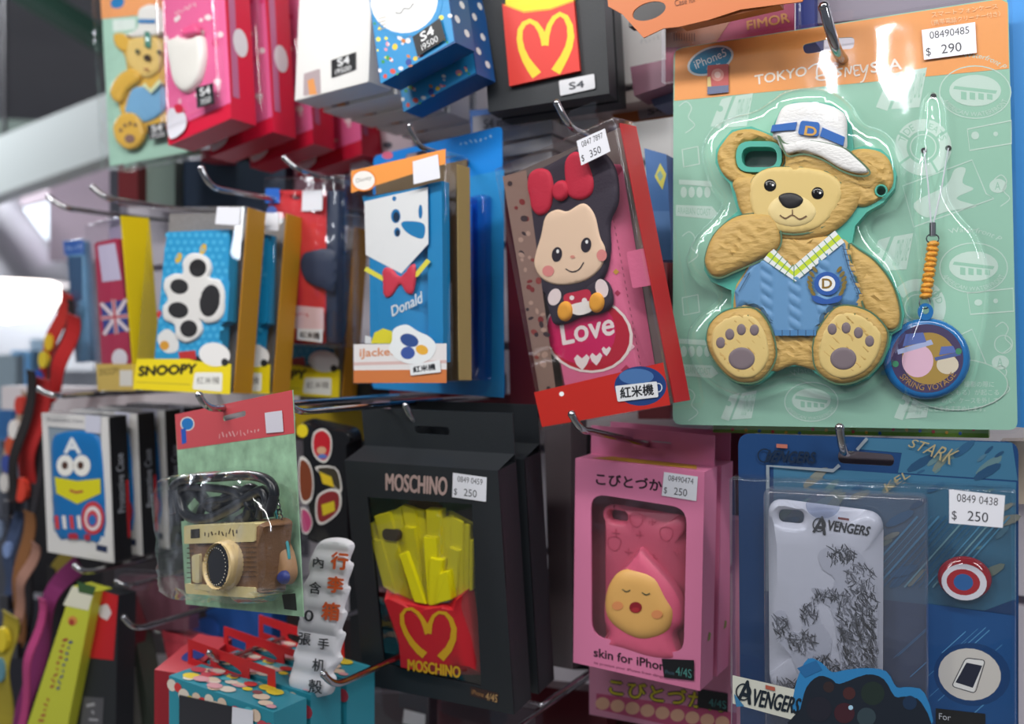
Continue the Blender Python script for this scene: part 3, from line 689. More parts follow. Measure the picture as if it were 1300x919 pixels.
# ------------------------------------------------------------------ blue blister pack with white phone case
def hero_pack():
    t = Thing('packaged_phone_case', 'white phone case with black sketch print in clear box on blue card', 'phone case', POSE['hero'])
    W, H = t.w, t.h; D = .022
    sl = rounded([(1064, 571), (1135, 577), (1135, 592), (1064, 588)], 8)
    out = t.loop(rounded([(937, 550), (1293, 561), (1293, 985), (940, 935)], 16), 0)
    t.plate('backing_card', mat('navy_card', '#173f70', rough=.4), out, 0, .0008, [t.loop(sl, 0)])
    p = Print(t, -.0001)
    p.poly([(982, 590), (1060, 596), (1290, 612), (1290, 760), (1250, 775), (1180, 768), (982, 745)], '#3b6f8e')
    p.poly([(1100, 556), (1285, 562), (1292, 610), (1140, 600), (1145, 575), (1088, 570)], '#3b6f8e')
    R = random.Random(3)
    for i in range(46):
        x, y = R.uniform(990, 1280), R.uniform(600, 740)
        if i < 12: x, y = R.uniform(1150, 1270), R.uniform(568, 600)
        s = R.uniform(3, 13); a = R.uniform(0, 360)
        p.poly(ell(x, y, s * 1.7, s * .5, -50 + a * .1, 9), R.choice(['#6f7c74', '#7d8078', '#2b587c', '#4c7288', '#5d7d84', '#234a6c']))
    for i in range(14):
        x = 1115 + i * 9; p.line([(x + 50, 655), (x - 30, 745)], R.uniform(.8, 3), R.choice(['#4d86a8', '#2a6088', '#6c93a0']), up=(i == 0))
    for i in range(12):
        x0, y0 = R.uniform(1185, 1290), R.uniform(770, 900); L = R.uniform(20, 60)
        p.line([(x0, y0), (x0 - L, y0 + L * .9)], R.uniform(.5, 1.4), '#4f8fc0', up=(i == 0))
    p.poly([(1180, 756), (1292, 772), (1292, 985), (1180, 968)], '#15508c') if False else None
    p.line([(975, 750), (975, 591), (1058, 597), (1066, 590)], 4.5, '#8b96a0'); p.line([(1088, 571), (1101, 556)], 4, '#8b96a0')
    p.text('VENGERS', [(977, 571), (1036, 574), (1035, 588), (967, 586)], '#10243c', bold=.6); p.ring(971, 578, 9, 9, 1.6, '#10243c'); p.poly([(986, 563), (1000, 564), (1000, 569), (986, 568)], '#b06858')
    p.text('STARK', [(1160, 557), (1220, 572), (1206, 590), (1152, 566)], '#a89a74'); p.text('KEL', [(1122, 614), (1152, 596), (1156, 604), (1126, 624)], '#a89a74')
    p.done('card_print')
    # phone case
    yc = -.010
    hole = t.loop(rounded([(987, 648), (1019, 650), (1019, 667), (987, 664)], 8), yc)
    body = t.loop(rounded([(973, 633), (1121, 652), (1120, 905), (975, 880)], 22), yc)
    t.puff('phone_case', mat('white_case', '#e9e6ea', rough=.22, coat=.3), body, yc + .006, .007, .006, grid=.012, holes=[hole])
    s = Print(t, yc - .0012)
    s.text('VENGERS', [(1052, 660), (1106, 669), (1102, 680), (1050, 673)], '#1b1b1e', bold=.5); s.text('A', [(1036, 655), (1052, 657), (1048, 679), (1032, 675)], '#1b1b1e', bold=.7); s.ring(1040, 666, 8.5, 9, 1.6, '#1b1b1e'); s.poly([(1064, 656), (1078, 658), (1078, 661), (1064, 659)], '#8a3a34')
    R = random.Random(11)
    # loose ink drawing: grey washes first, then a heap of brush marks, darker to the right
    for pts, g in (([(1040, 700), (1062, 694), (1090, 700), (1102, 722), (1112, 745), (1114, 800), (1112, 868), (1076, 866), (1066, 830), (1060, 790), (1052, 760), (1060, 735), (1044, 722)], '#d2d0d6'), ([(982, 780), (996, 776), (1004, 800), (1018, 800), (1020, 772), (1034, 768), (1042, 790), (1056, 812), (1050, 850), (1064, 868), (1020, 862), (1004, 832), (988, 812)], '#d6d4da'), ([(1030, 746), (1054, 752), (1066, 770), (1050, 768)], '#cccad0')):
        s.poly(spline(pts, 3), g)
    for (cx, cy, rx, ry, n, dk) in ((1068, 704, 17, 12, 34, .8), (1092, 735, 18, 20, 40, .5), (1098, 775, 14, 34, 70, .75), (1078, 780, 14, 30, 46, .55), (1048, 756, 18, 7, 20, .7), (1027, 778, 10, 12, 20, .5), (992, 796, 9, 14, 24, .6), (1018, 815, 18, 12, 34, .75), (1080, 812, 16, 26, 44, .85), (1046, 846, 22, 12, 26, .5), (1104, 830, 9, 34, 50, .9), (1082, 852, 18, 14, 34, .6), (1000, 868, 20, 5, 14, .5)):
        for i in range(int(n * 2.2)):
            a = R.uniform(0, 2 * PI); q = math.sqrt(R.random()); x, y = cx + rx * q * math.cos(a), cy + ry * q * math.sin(a)
            g = R.choice(['#26262a', '#37373d']) if R.random() < dk * .55 else R.choice(['#6a6a70', '#8d8c92', '#dcdae0'])
            l = R.uniform(2.5, 9); th = rad(R.gauss(70, 35)); b = R.uniform(-2.4, 2.4)
            s.line([(x - l * math.cos(th), y - l * math.sin(th)), (x + b, y + b), (x + l * math.cos(th), y + l * math.sin(th))], [.7, R.uniform(.9, 2.6), .6], g, up=(i % 40 == 0))
    s.done('ink_print')
    t.plate('header_hang_tab', CLEAR_HAZY, t.loop(ell(1045, 641, 22, 17, 0, 20), -.012), -.0125, -.0121)
    # red white and blue round button
    yb = -.006
    t.puff('round_button', mat('red_enamel', '#a01e28', rough=.12, coat=.8), t.loop(ell(1225, 736, 35, 28, 10, 40), yb), yb + .004, .0045, .006)
    q = Print(t, yb - .0006); q.ell(1224, 739, 29, 23, '#dcdce6', 10); q.ell(1223, 739, 21.5, 16.5, '#a8262e', 10); q.ell(1223, 739, 12.5, 10.5, '#2c62a0', 10); q.done('button_print')
    # lower card sheet with phone sign
    c = Print(t, -.0012)
    c.poly(rounded([(1176, 766), (1290, 782), (1292, 985), (1176, 968)], 3), '#164f8a')
    for i in range(10):
        x0, y0 = R.uniform(1195, 1285), R.uniform(790, 880); L = R.uniform(15, 50); c.line([(x0, y0), (x0 - L, y0 + L * .9)], R.uniform(.5, 1.2), '#5b9ccc', up=(i == 0))
    c.ell(1234, 856, 49, 40, '#0e3f74', 8); c.ell(1231, 856, 40, 33, '#d6d2cc', 10)
    c.poly(rounded([(1226, 835), (1250, 838), (1236, 880), (1208, 872)], 4), '#f0f0ee'); c.line(rounded([(1226, 835), (1251, 838), (1238, 880), (1208, 871)], 5), 1.2, '#3a3c44', closed=True)
    c.poly([(1227, 841), (1247, 845), (1235, 873), (1213, 866)], '#23283c')
    c.text('For', [(1192, 907), (1207, 909), (1207, 916), (1192, 914)], '#c8ccd4'); c.done('lower_sheet')
    d = Print(t, -.0016); d.poly([(1188, 899), (1251, 906), (1251, 940), (1188, 934)], '#16181c'); d.text('For', [(1192, 905), (1207, 907), (1207, 915), (1192, 913)], '#c8ccd4'); d.text('iPhone 4/4S', [(1192, 919), (1244, 925), (1244, 933), (1192, 927)], '#c8ccd4'); d.done('model_sticker')
    # clear box: right-hand raised chamber and lower one
    yy = -D
    a = t.L(925, 598, yy); b = t.L(1290, 632, yy); lo = t.L(930, 960, yy)
    t.box('clear_box', CLEAR, a[0], b[0], yy, -.0002, lo[1] - .01, (a[1] + b[1]) / 2, bev=.002)
    i0 = t.L(968, 625, -.018)[0]; i1 = t.L(1178, 640, -.018)[0]
    t.box('inner_tray', CLEAR_HAZY, i0, i1, -.0185, -.0003, lo[1] - .008, t.L(1000, 622, -.018)[1], bev=.004)
    # cream name strip and cut-out picture strip at the front
    n = Print(t, yy - .0004)
    n.poly([(930, 857), (1040, 882), (1175, 895), (1175, 960), (930, 893)], '#cfd0c4')
    n.poly(spline([(1004, 905), (1012, 862), (1026, 836), (1044, 842), (1056, 853), (1075, 850), (1100, 848), (1125, 852), (1138, 872), (1152, 872), (1174, 880), (1176, 930), (1060, 930), (1010, 905)], 3), '#2f7fb8')
    n.poly(spline([(1016, 900), (1024, 872), (1040, 858), (1056, 862), (1066, 868), (1100, 856), (1122, 862), (1136, 884), (1150, 884), (1170, 892), (1172, 935), (1010, 925)], 3), '#1c2430')
    for x, y, r, col in ((1052, 872, 7, '#34282a'), (1078, 880, 8, '#48282a'), (1108, 880, 15, '#22302c'), (1155, 892, 9, '#1e3450'), (1072, 905, 13, '#40202a'), (1040, 900, 16, '#232430'), (1100, 910, 12, '#34444c'), (1080, 898, 3, '#a8d0e8')):
        n.ell(x, y, r, r, col)
    n.poly([(1012, 848), (1036, 838), (1044, 850), (1022, 860)], '#28689e')
    n.text('VENGERS', [(958, 874), (1018, 887), (1012, 906), (954, 895)], '#1a2530', bold=.6); n.text('A', [(941, 862), (958, 866), (953, 894), (936, 889)], '#1a2530', bold=.8); n.ring(944, 878, 10, 11, 1.8, '#1a2530'); n.poly([(972, 869), (984, 872), (984, 877), (972, 874)], '#b05a48')
    n.poly([(932, 880), (945, 896), (935, 897)], '#3c7aa4')
    n.done('name_strip')
    price(t, [(1205, 621), (1276, 629), (1273, 670), (1205, 664)], yy - .0009, '0849 0438', '250')
    return t
hero = hero_pack()
hook((1066, 543), (1070, 578), .585, 'chrome hook holding the blue card pack with the white case', r=.0024)

# ------------------------------------------------------------------ pink box with peach-pink case
def pink_box():
    t = Thing('packaged_phone_case', 'pink window box with peach hooded baby face case, front one', 'phone case', POSE['peach'])
    w, h = t.w, t.h; D = .024
    PK = mat('pink_card', '#dd7fa6', rough=.45)
    win = t.loop(rounded([(750, 626), (872, 645), (868, 831), (751, 808)], 20), 0)
    carton(t, PK, w, h, D, win)
    sl = t.L(828, 564, D); so = slot(sl[0], sl[1], .030, .0055)
    q = [t.L(751, 541, D), t.L(908, 551, D)]
    t.plate('hang_tab', PK, [(q[0][0], h - .004), (q[0][0], (q[0][1] + q[1][1]) / 2), (q[1][0], (q[0][1] + q[1][1]) / 2), (q[1][0], h - .004)], D - .0006, D, [so])
    tp = t.mesh('lid_print', ([( -w*.4, .006, h + .0003), (w*.42, .006, h + .0003), (w*.36, D - .004, h + .0003), (-w*.3, D - .004, h + .0003)], [(0, 1, 2, 3)]), mat('gold_print', '#c8962a', rough=.5))
    t.plate('window_film', CLEAR, win, .0014, .0016)
    t.box('inner_tray', mat('dusty_pink_tray', '#b06478', rough=.6), -w*.48, w*.48, .017, .018, .004, h - .004)
    yc = .006
    hole = t.loop(rounded([(772, 648), (794, 652), (794, 664), (772, 661)], 6), yc)
    C = mat('coral_rubber', '#d95f7c', rough=.45)
    t.puff('phone_case', C, t.loop(rounded([(762, 640), (872, 658), (868, 850), (764, 825)], 14), yc), yc + .007, .007, .004, grid=.01, holes=[hole])
    e = Print(t, yc - .0003); K = '#c84f6c'
    for x, y in ((808, 660), (846, 678), (780, 690)): e.line(spline([(x - 8, y - 6), (x, y - 9), (x + 8, y - 5), (x + 6, y + 5), (x, y + 9), (x - 7, y + 4)], 4), 1.1, K, closed=True)
    for x, y in ((828, 662), (782, 676), (798, 700), (860, 700), (830, 708), (812, 678)):
        e.line([(x - 5, y), (x + 5, y + 1)], 1.1, K); e.line([(x, y - 5), (x, y + 5)], 1.1, K)
    e.done('embossed_marks')
    t.puff('pointed_hood', mat('hood_pink', '#d9607f', rough=.5), t.loop(spline([(811, 696), (822, 706), (840, 725), (858, 748), (867, 772), (866, 795), (856, 808), (862, 840), (830, 842), (790, 830), (764, 822), (770, 806), (764, 790), (764, 765), (772, 742), (788, 722), (802, 706)], 4), 0), yc + .0005, .008, .010, grid=.004)
    t.puff('baby_face', mat('warm_yellow_rubber', '#e0ac62', rough=.5), t.loop(spline([(790, 724), (812, 724), (832, 734), (846, 758), (855, 775), (852, 795), (838, 808), (812, 812), (786, 800), (770, 782), (768, 758), (776, 736)], 4), -.001), yc - .0055, .0045, .010, grid=.004)
    f = Print(t, -.0043)
    for x, y in ((784, 783), (834, 794)): f.ell(x, y - 14, 7, 5.5, '#dd8f5c')
    for x, y in ((795, 748), (820, 752)): f.line(spline([(x - 5, y), (x, y + 3), (x + 5, y + 1)], 4, False), 1.4, '#3a4a3c')
    f.ell(807, 771, 8, 7, '#8c1e2a'); f.ell(807, 774, 5, 3, '#a82c34'); f.done('face_print')
    p = Print(t, -.0001)
    p.text('こびとづか', [(757, 600), (840, 609), (840, 624), (757, 615)], '#3a2430', bold=.5)
    p.text('skin for iPhone', [(754, 822), (852, 842), (852, 853), (754, 833)], '#3a2430', bold=.3)
    p.text('to protect your iPhone from danger', [(754, 839), (846, 858), (846, 862), (754, 843)], '#7a3a58'); p.done('front_print')
    s = Print(t, -.0008); s.poly([(840, 836), (881, 838), (881, 864), (843, 860)], '#14161a'); s.text('iPhone', [(844, 850), (856, 852), (856, 857), (844, 855)], '#3c5a6a'); s.text('4/4S', [(858, 846), (878, 850), (878, 861), (858, 857)], '#4c9088'); s.done('model_sticker')
    price(t, [(843, 599), (886, 605), (884, 636), (840, 629)], -.0006, '08490474', '250')
    pr = t.mesh('side_print', ([(w/2 + .0002, .012, .03), (w/2 + .0002, .017, .03), (w/2 + .0002, .014, .036), (w/2 + .0002, .018, .034)], [(0, 1, 3, 2)]), mat('leaf_green', '#7c8a30'))
    return t
pink = pink_box()
copy_thing(pink, dy=.032, dz=-.001, label='pink window box hanging directly behind the front peach hooded one')
hook((726, 526), (738, 549), .572, 'chrome hook whose long rod enters the pink box tab', r=.0024, drop=.042)
def pink_flat():
    t = Thing('packaged_phone_case', 'pink package with yellow Japanese lettering showing beneath the pink boxes', 'phone case', pose_at(845, 925, .705, .125, .16))
    t.box('carton', mat('pink_card_pale', '#cf8aa6', rough=.5), -.0625, .0625, 0, .02, 0, .16)
    p = Print(t, -.0001)
    p.poly([(757, 880), (935, 905), (935, 940), (757, 900)], '#b64a70')
    for i in range(9): x = 765 + i * 19; p.ell(x, 893 + i * 3, 9, 8, '#d9a98c', up=(i == 0))
    p.text('こびとづかん', [(774, 861), (922, 884), (922, 905), (774, 881)], '#20241a', bold=1.8); p.text('こびとづかん', [(774, 861), (922, 884), (922, 905), (774, 881)], '#cfc42c', bold=.5)
    p.poly([(886, 874), (924, 880), (924, 904), (886, 898)], '#101418'); p.text('4/4S', [(900, 886), (922, 890), (922, 900), (900, 896)], '#3f8c88'); p.done('front_print')
    return t
pink_flat()

# ------------------------------------------------------------------ black boxes with fries cases
HEART = [((360, 632), 32), ((335, 612), 29), ((308, 582), 25), ((282, 540), 21), ((266, 500), 19), ((264, 462), 17), ((280, 440), 14), ((305, 437), 14), ((330, 455), 16), ((350, 482), 19), ((365, 515), 24), ((374, 541), 28)]
HEART2 = [((374, 541), 28), ((382, 500), 20), ((396, 468), 15), ((418, 452), 14), ((446, 456), 16), ((468, 480), 20), ((482, 520), 24), ((478, 565), 27), ((460, 605), 31), ((425, 645), 36)]
def fries_box():
    t = Thing('packaged_phone_case', 'black window box with yellow fries phone case in red carton', 'phone case', POSE['fries'])
    w, h = t.w, t.h; D = .026
    win = t.loop([(466, 631), (599, 640), (611, 872), (487, 843)], 0)
    carton(t, BLACKCARD, w, h, D, win)
    # sloping lid up to the hang tab
    q0 = t.L(468, 519, D); q1 = t.L(654, 523, D); zt = (q0[1] + q1[1]) / 2
    so = slot(t.L(549, 546, D)[0], t.L(549, 546, D)[1], .030, .006)
    t.plate('hang_tab', BLACKCARD, [(-w/2, h - .002), (w/2, h - .002), (w/2, zt), (-w/2, zt)], D - .0008, D, [so])
    t.mesh('tuck_lid', ([(-w/2, .0, h), (w/2, .0, h), (w/2, D, h + .006), (-w/2, D, h + .006), (w/2 - .006, D*.5, h), (-w/2 + .006, D*.5, h)], [(0, 1, 2, 3), (1, 2, 4), (0, 3, 5)]), BLACKCARD)
    t.plate('window_film', CLEAR_FLAT, win, .0013, .0015)
    t.box('inner_tray', mat('black_inside', '#17191d', rough=.7), -w*.48, w*.48, .024, .0245, .003, h - .003)
    yc = .008
    Y = mat('fries_yellow', '#e6dc10', rough=.45, bump=.1); RD = mat('carton_red', '#c4202c', rough=.4)
    F = lambda a, b: (430 + a / 3.293, 640 + b / 3.293)
    hole = t.loop(rounded([F(183, 100), F(262, 108), F(258, 156), F(186, 148)], 7), yc - .003)
    t.puff('fries_back', Y, t.loop([F(150, 60), F(260, 20), F(350, 50), F(450, 40), F(540, 90), F(555, 150), F(535, 420), F(380, 450), F(190, 380), F(130, 150)], yc), yc + .008, .004, .003, holes=[hole])
    sticks = [  # top-left x,y, top-right, bottom-right, bottom-left, forward offset
        ((125, 85), (165, 60), (262, 400), (190, 350), .002), ((145, 50), (215, 30), (300, 400), (235, 370), .0035), ((205, 40), (262, 8), (345, 420), (280, 400), .002),
        ((262, 5), (320, 25), (375, 420), (330, 420), .003), ((310, 20), (358, 30), (410, 430), (360, 430), .0015), ((362, 22), (428, 25), (440, 420), (385, 420), .0045),
        ((420, 60), (478, 45), (480, 400), (430, 410), .002), ((470, 50), (520, 75), (520, 380), (465, 400), .003), ((505, 80), (548, 85), (545, 370), (500, 390), .0015), ((535, 150), (562, 150), (560, 360), (530, 370), .001),
        ((133, 150), (180, 150), (240, 380), (185, 345), .0045), ((270, 95), (315, 100), (355, 400), (300, 390), .006), ((352, 135), (410, 140), (420, 420), (370, 420), .007), ((250, 210), (285, 200), (365, 420), (315, 410), .0085),
        ((460, 180), (505, 195), (490, 400), (440, 410), .0055), ((380, 225), (432, 235), (415, 420), (375, 425), .009), ((415, 290), (455, 282), (470, 400), (400, 420), .0105)]
    cam_h = rounded([F(183, 100), F(262, 108), F(258, 156), F(186, 148)], 7)
    for i, (a, b, c, d, fo) in enumerate(sticks):
        L = t.loop(rounded([F(*a), F(*b), F(*c), F(*d)], 1.2, 2), yc - fo)
        hs = []
        if i in (1, 2): pass
        o = t.plate('fry', Y, L, yc - fo, yc + .002)
        bm = bmesh.new(); bm.from_mesh(o.data); fr = [f for f in bm.faces if all(abs(v.co.y - (yc - fo)) < 1e-6 for v in f.verts)]
        bmesh.ops.dissolve_faces(bm, faces=fr); fe = [e for e in bm.edges if all(abs(v.co.y - (yc - fo)) < 1e-6 for v in e.verts)]
        bmesh.ops.bevel(bm, geom=fe, offset=.0006, segments=2, affect='EDGES'); bm.to_mesh(o.data); bm.free()
        for p in o.data.polygons: p.use_smooth = True
        o.data.set_sharp_from_angle(angle=rad(50))
    ch = t.plate('camera_hole', mat('dark_hole', '#3a2e10', rough=.8), t.loop(cam_h, yc - .0037), yc - .0045, yc - .002)
    red = [F(182, 335)] + [F(a, b) for a, b in ((230, 375), (290, 402), (370, 418), (440, 408), (500, 380), (540, 352))] + [F(588, 735), F(250, 690)]
    t.puff('red_carton', RD, t.loop(red, yc - .006), yc + .002, .0135, .003, grid=.01)
    e = Print(t, yc - .0118)
    for hp in (HEART, HEART2): e.line([F(*a) for a, _ in hp], [b / 3.293 for _, b in hp], '#d9a81e')
    e.text('MOSCHINO', [F(290, 648), F(508, 680), F(508, 726), F(290, 694)], '#d9a81e', bold=.6); e.done('carton_print')
    p = Print(t, -.0001); p.text('MOSCHINO', [(490, 601), (568, 606), (567, 629), (490, 622)], '#b49a94', bold=.7); p.done('brand_print')
    s = Print(t, -.0002); s.poly([(597, 871), (633, 880), (632, 892), (597, 883)], '#3a2622'); s.text('iPhone', [(599, 875), (614, 879), (614, 885), (599, 881)], '#a87848'); s.text('4/4S', [(617, 879), (632, 882), (631, 892), (616, 888)], '#c8a068'); s.done('model_sticker')
    price(t, [(575, 600), (618, 606), (617, 637), (574, 631)], -.0005, '0849 0459', '250')
    return t
fries = fries_box()
copy_thing(fries, dx=.002, dy=.034, dz=0, label='second black window box hanging behind the front fries box')
hook((515, 515), (527, 541), .605, 'chrome hook through the front black fries box', r=.0024)

# ------------------------------------------------------------------ tall black box with flat red fries print, top row
def top_fries():
    t = Thing('packaged_phone_case', 'black box with red fries front and yellow heart, white tag', 'phone case', POSE['topfries'])
    w, h = t.w, t.h
    carton(t, BLACKCARD, w, h, .022)
    F = lambda a, b: (600 + a / 4.6, b / 4.6)
    y = -.004
    p_ = t.plate('red_carton', mat('bright_red_rubber', '#e03428', rough=.45), t.loop([F(172, 20), F(300, 66), F(450, 50), F(590, 0), F(626, 412), F(215, 503)], y), y, -.0002)
    t.plate('fries', mat('fries_yellow', '#e6dc10'), t.loop([F(185, -300), F(590, -300), F(590, 2), F(450, 55), F(300, 68), F(190, 25)], y), y + .0008, -.0002)
    e = Print(t, y - .0001)
    A = [((375, 440), 62), ((345, 400), 56), ((312, 350), 46), ((286, 290), 38), ((274, 230), 34), ((278, 175), 31), ((300, 138), 29), ((335, 122), 28), ((370, 140), 30), ((398, 180), 34), ((415, 225), 38), ((423, 265), 40)]
    B = [((423, 265), 40), ((432, 205), 34), ((448, 150), 30), ((475, 105), 28), ((510, 82), 28), ((545, 100), 31), ((568, 150), 36), ((574, 215), 40), ((562, 275), 43), ((535, 335), 47), ((485, 420), 58)]
    for hp in (A, B): e.line([F(*a) for a, _ in hp], [b / 4.6 for _, b in hp], '#ecd024')
    e.line([F(185, 28), F(300, 72), F(450, 56), F(590, 6)], 2, '#f0a020'); e.done('carton_print')
    s = Print(t, -.0012); s.poly(rounded([F(503, 472), F(710, 430), F(716, 516), F(512, 560)], 2), '#dcdde2'); s.text('S4', [F(562, 484), F(648, 470), F(652, 508), F(566, 524)], '#3c4048', bold=.4); s.done('model_sticker')
    # open cover flap standing proud at the right
    return t
topf = top_fries()
copy_thing(topf, dx=0, dy=.0275, label='black box directly behind the red fries front box', skip=())
# ------------------------------------------------------------------ window box with little doll on pink wallet case
def doll_box():
    t = Thing('packaged_phone_case', 'tilted clear box with dark haired bow doll on pink Love case', 'phone case', POSE['doll'])
    w, h = t.w, t.h; D = .022
    t.box('clear_box', CLEAR, -w/2, w/2, 0, D, 0, h, bev=.0012)
    t.box('back_panel', mat('taupe_card', '#6a5c5a', rough=.6), -w*.49, w*.49, D - .0014, D - .0006, .001, h - .001)
    t.mesh('side_panel', box_geo(w/2 + .0002, w/2 + .0009, .004, D, .001, h - .004), mat('red_card', '#b8252c', rough=.45))
    p = Print(t, .006)  # patterned inner strip at the left
    p.poly([(638, 224), (668, 216), (708, 512), (688, 518)], '#8c7066')
    R = random.Random(5)
    for i in range(40):
        v = R.random(); u = R.random(); x = 643 + 20 * u + 46 * v; y = 225 + 290 * v
        p.ell(x, y, R.uniform(2, 5), R.uniform(2, 4), R.choice(['#7c2c2c', '#3c2c30', '#b09082', '#8a3c38']), R.uniform(0, 90), up=(i % 5 == 0), n=8)
    p.done('patterned_panel')
    yc = .010
    PK = mat('pink_leatherette', '#d8688e', rough=.5, bump=.2, bscale=500)
    body = t.loop(rounded([(668, 240), (778, 205), (826, 500), (708, 520)], 8), yc)
    t.puff('wallet_case', PK, body, yc + .010, .010, .002, grid=.02)
    c = Print(t, yc - .0002)
    for i in range(26):
        f = i / 25; x = 776 + 40 * f; y = 270 + 215 * f; c.line([(x + 1, y), (x + 2, y + 4)], 1.1, '#8c3c54', up=(i == 0))
    for x, y, s in ((770, 320, 6), (782, 345, 4), (800, 440, 6), (795, 470, 7), (808, 480, 5), (790, 488, 6), (784, 372, 4), (770, 395, 3)): c.poly([(x, y - s), (x + s, y), (x, y + s), (x - s, y)], random.choice(['#c8963c', '#e8b8c4', '#a83050']), up=False)
    c.ell(747, 425, 57, 48, '#e8d8d4', 12); c.ell(747, 425, 53, 45, '#b81c34', 12); c.ell(738, 420, 44, 42, '#cc1a5c', 20)
    c.text('Love', [(711, 410), (778, 396), (780, 424), (715, 438)], '#ecdcdc', bold=.8)
    for x, y, s in ((739, 460, 10), (757, 456, 8), (770, 446, 6)):
        c.poly([(x - s, y - s * .5), (x - s * .6, y - s), (x, y - s * .5), (x + s * .6, y - s * 1.05), (x + s, y - s * .6), (x + s * .6, y + s * .3), (x + s * .05, y + s), (x - s * .7, y + s * .3)], '#ecdcdc')
    c.done('case_print')
    t.plate('strap', PK, t.loop(rounded([(796, 320), (818, 315), (828, 362), (804, 366)], 3), .008), .007, .009)
    # doll relief
    y = yc - .001; HB = mat('dark_plum_felt', '#2c2232', rough=.7, bump=.2, bscale=700)
    Z = lambda a, b: (620 + a / 4.18, 120 + b / 4.18)
    # one wide bob of hair
    t.puff('hair', HB, t.loop(spline([(660, 250), (672, 222), (700, 208), (722, 196), (745, 186), (770, 196), (784, 220), (786, 256), (776, 282), (776, 320), (768, 352), (745, 372), (716, 380), (690, 372), (674, 346), (668, 315), (656, 290)], 4), y), y, .003, .003, grid=.006)
    t.puff('face', mat('peach_felt', '#e8c8ac', rough=.7), t.loop(spline([(688, 300), (694, 275), (708, 266), (722, 268), (742, 258), (756, 272), (763, 300), (770, 318), (764, 340), (745, 356), (716, 362), (692, 356), (680, 338), (682, 320)], 4), y - .002), y - .0026, .0016, .002, grid=.006)
    f = Print(t, y - .0044); f.ell(707, 323, 6.5, 9.5, '#241c28', 10); f.ell(744, 311, 6.5, 9.5, '#241c28', 10); f.ell(708, 319, 1.8, 2.4, '#f0f0f0'); f.ell(745, 307, 1.8, 2.4, '#f0f0f0', up=False)
    f.ell(696, 344, 7.5, 7, '#e08a86'); f.ell(764, 324, 6.5, 7.5, '#e08a86', up=False); f.line(spline([(718, 341), (726, 345), (735, 342), (741, 333)], 4, False), 1.3, '#241c28'); f.ell(727, 326, 3, 2, '#d89080', up=False)
    f.done('face_print')
    BR = mat('red_felt', '#c01f3c', rough=.7, bump=.2, bscale=700)
    for pts in ([(672, 222), (682, 214), (696, 216), (702, 228), (703, 246), (698, 266), (686, 274), (676, 266), (673, 252), (670, 238)], [(718, 228), (718, 205), (728, 193), (740, 196), (748, 210), (754, 232), (750, 248), (736, 254), (722, 248)]):
        t.puff('bow_loop', BR, t.loop(spline(pts, 4), y - .003), y - .0026, .0022, .003, grid=.005)
    t.puff('bow_knot', BR, t.loop(ell(712, 242, 10.5, 13.5, 10), y - .004), y - .0034, .0028, .003)
    t.puff('dress', HB, t.loop(spline([(694, 372), (704, 362), (718, 372), (742, 366), (752, 354), (770, 356), (778, 370), (778, 388), (764, 398), (740, 402), (722, 410), (706, 412), (700, 400)], 4), y), y, .003, .003, grid=.005)
    g = Print(t, y - .0032); g.ell(704, 377, 8, 11, '#ead8d8', 20); g.ell(764, 366, 8, 12, '#ead8d8', -15, up=False); g.poly(spline([(716, 375), (732, 370), (748, 368), (750, 384), (736, 392), (720, 390)], 4), '#c02844'); g.ell(726, 378, 3, 3, '#eee0e0'); g.ell(742, 382, 3.4, 4, '#eee0e0', up=False); g.poly(spline([(722, 388), (750, 382), (752, 394), (736, 400), (724, 396)], 3), '#eee6e2')
    g.done('dress_print')
    OR = mat('orange_felt', '#e8a030', rough=.7)
    for a, b in ((718, 395), (758, 384)): t.puff('shoe', OR, t.loop(ell(a, b, 9.5, 13, 5), y - .003), y - .003, .0024, .003)
    # label strip
    s = Print(t, -.0004); s.poly([(678, 498), (842, 460), (851, 514), (688, 542)], '#c42a22')
    s.ell(813, 490, 33, 25, '#1e3f7c', 0, n=36); s.ell(808, 478, 22, 10, '#4a74ac'); s.ring(836, 492, 5, 6, 1.4, '#c8d0dc')
    s.ell(713, 500, 3, 3, '#ffffff', up=False); s.done('label_strip')
    m = Print(t, -.0010); m.poly(rounded([(781, 490), (834, 484), (836, 504), (784, 510)], 2), '#e4e6ea'); m.text('紅米機', [(787, 492), (829, 487), (830, 501), (788, 506)], '#22242a', bold=.4); m.done('model_sticker')
    price(t, [(732, 179), (768, 163), (775, 192), (738, 210)], -.0008, '0847 7897', '350')
    t.plate('hang_tab', CLEAR_FLAT, t.loop(rounded([(722, 178), (722, 142), (757, 128), (760, 160)], 4), .02), .0195, .0198)
    return t
doll = doll_box()
hook((707, 131), (722, 162), .585, 'chrome hook rising behind the tilted doll box', r=.0022)

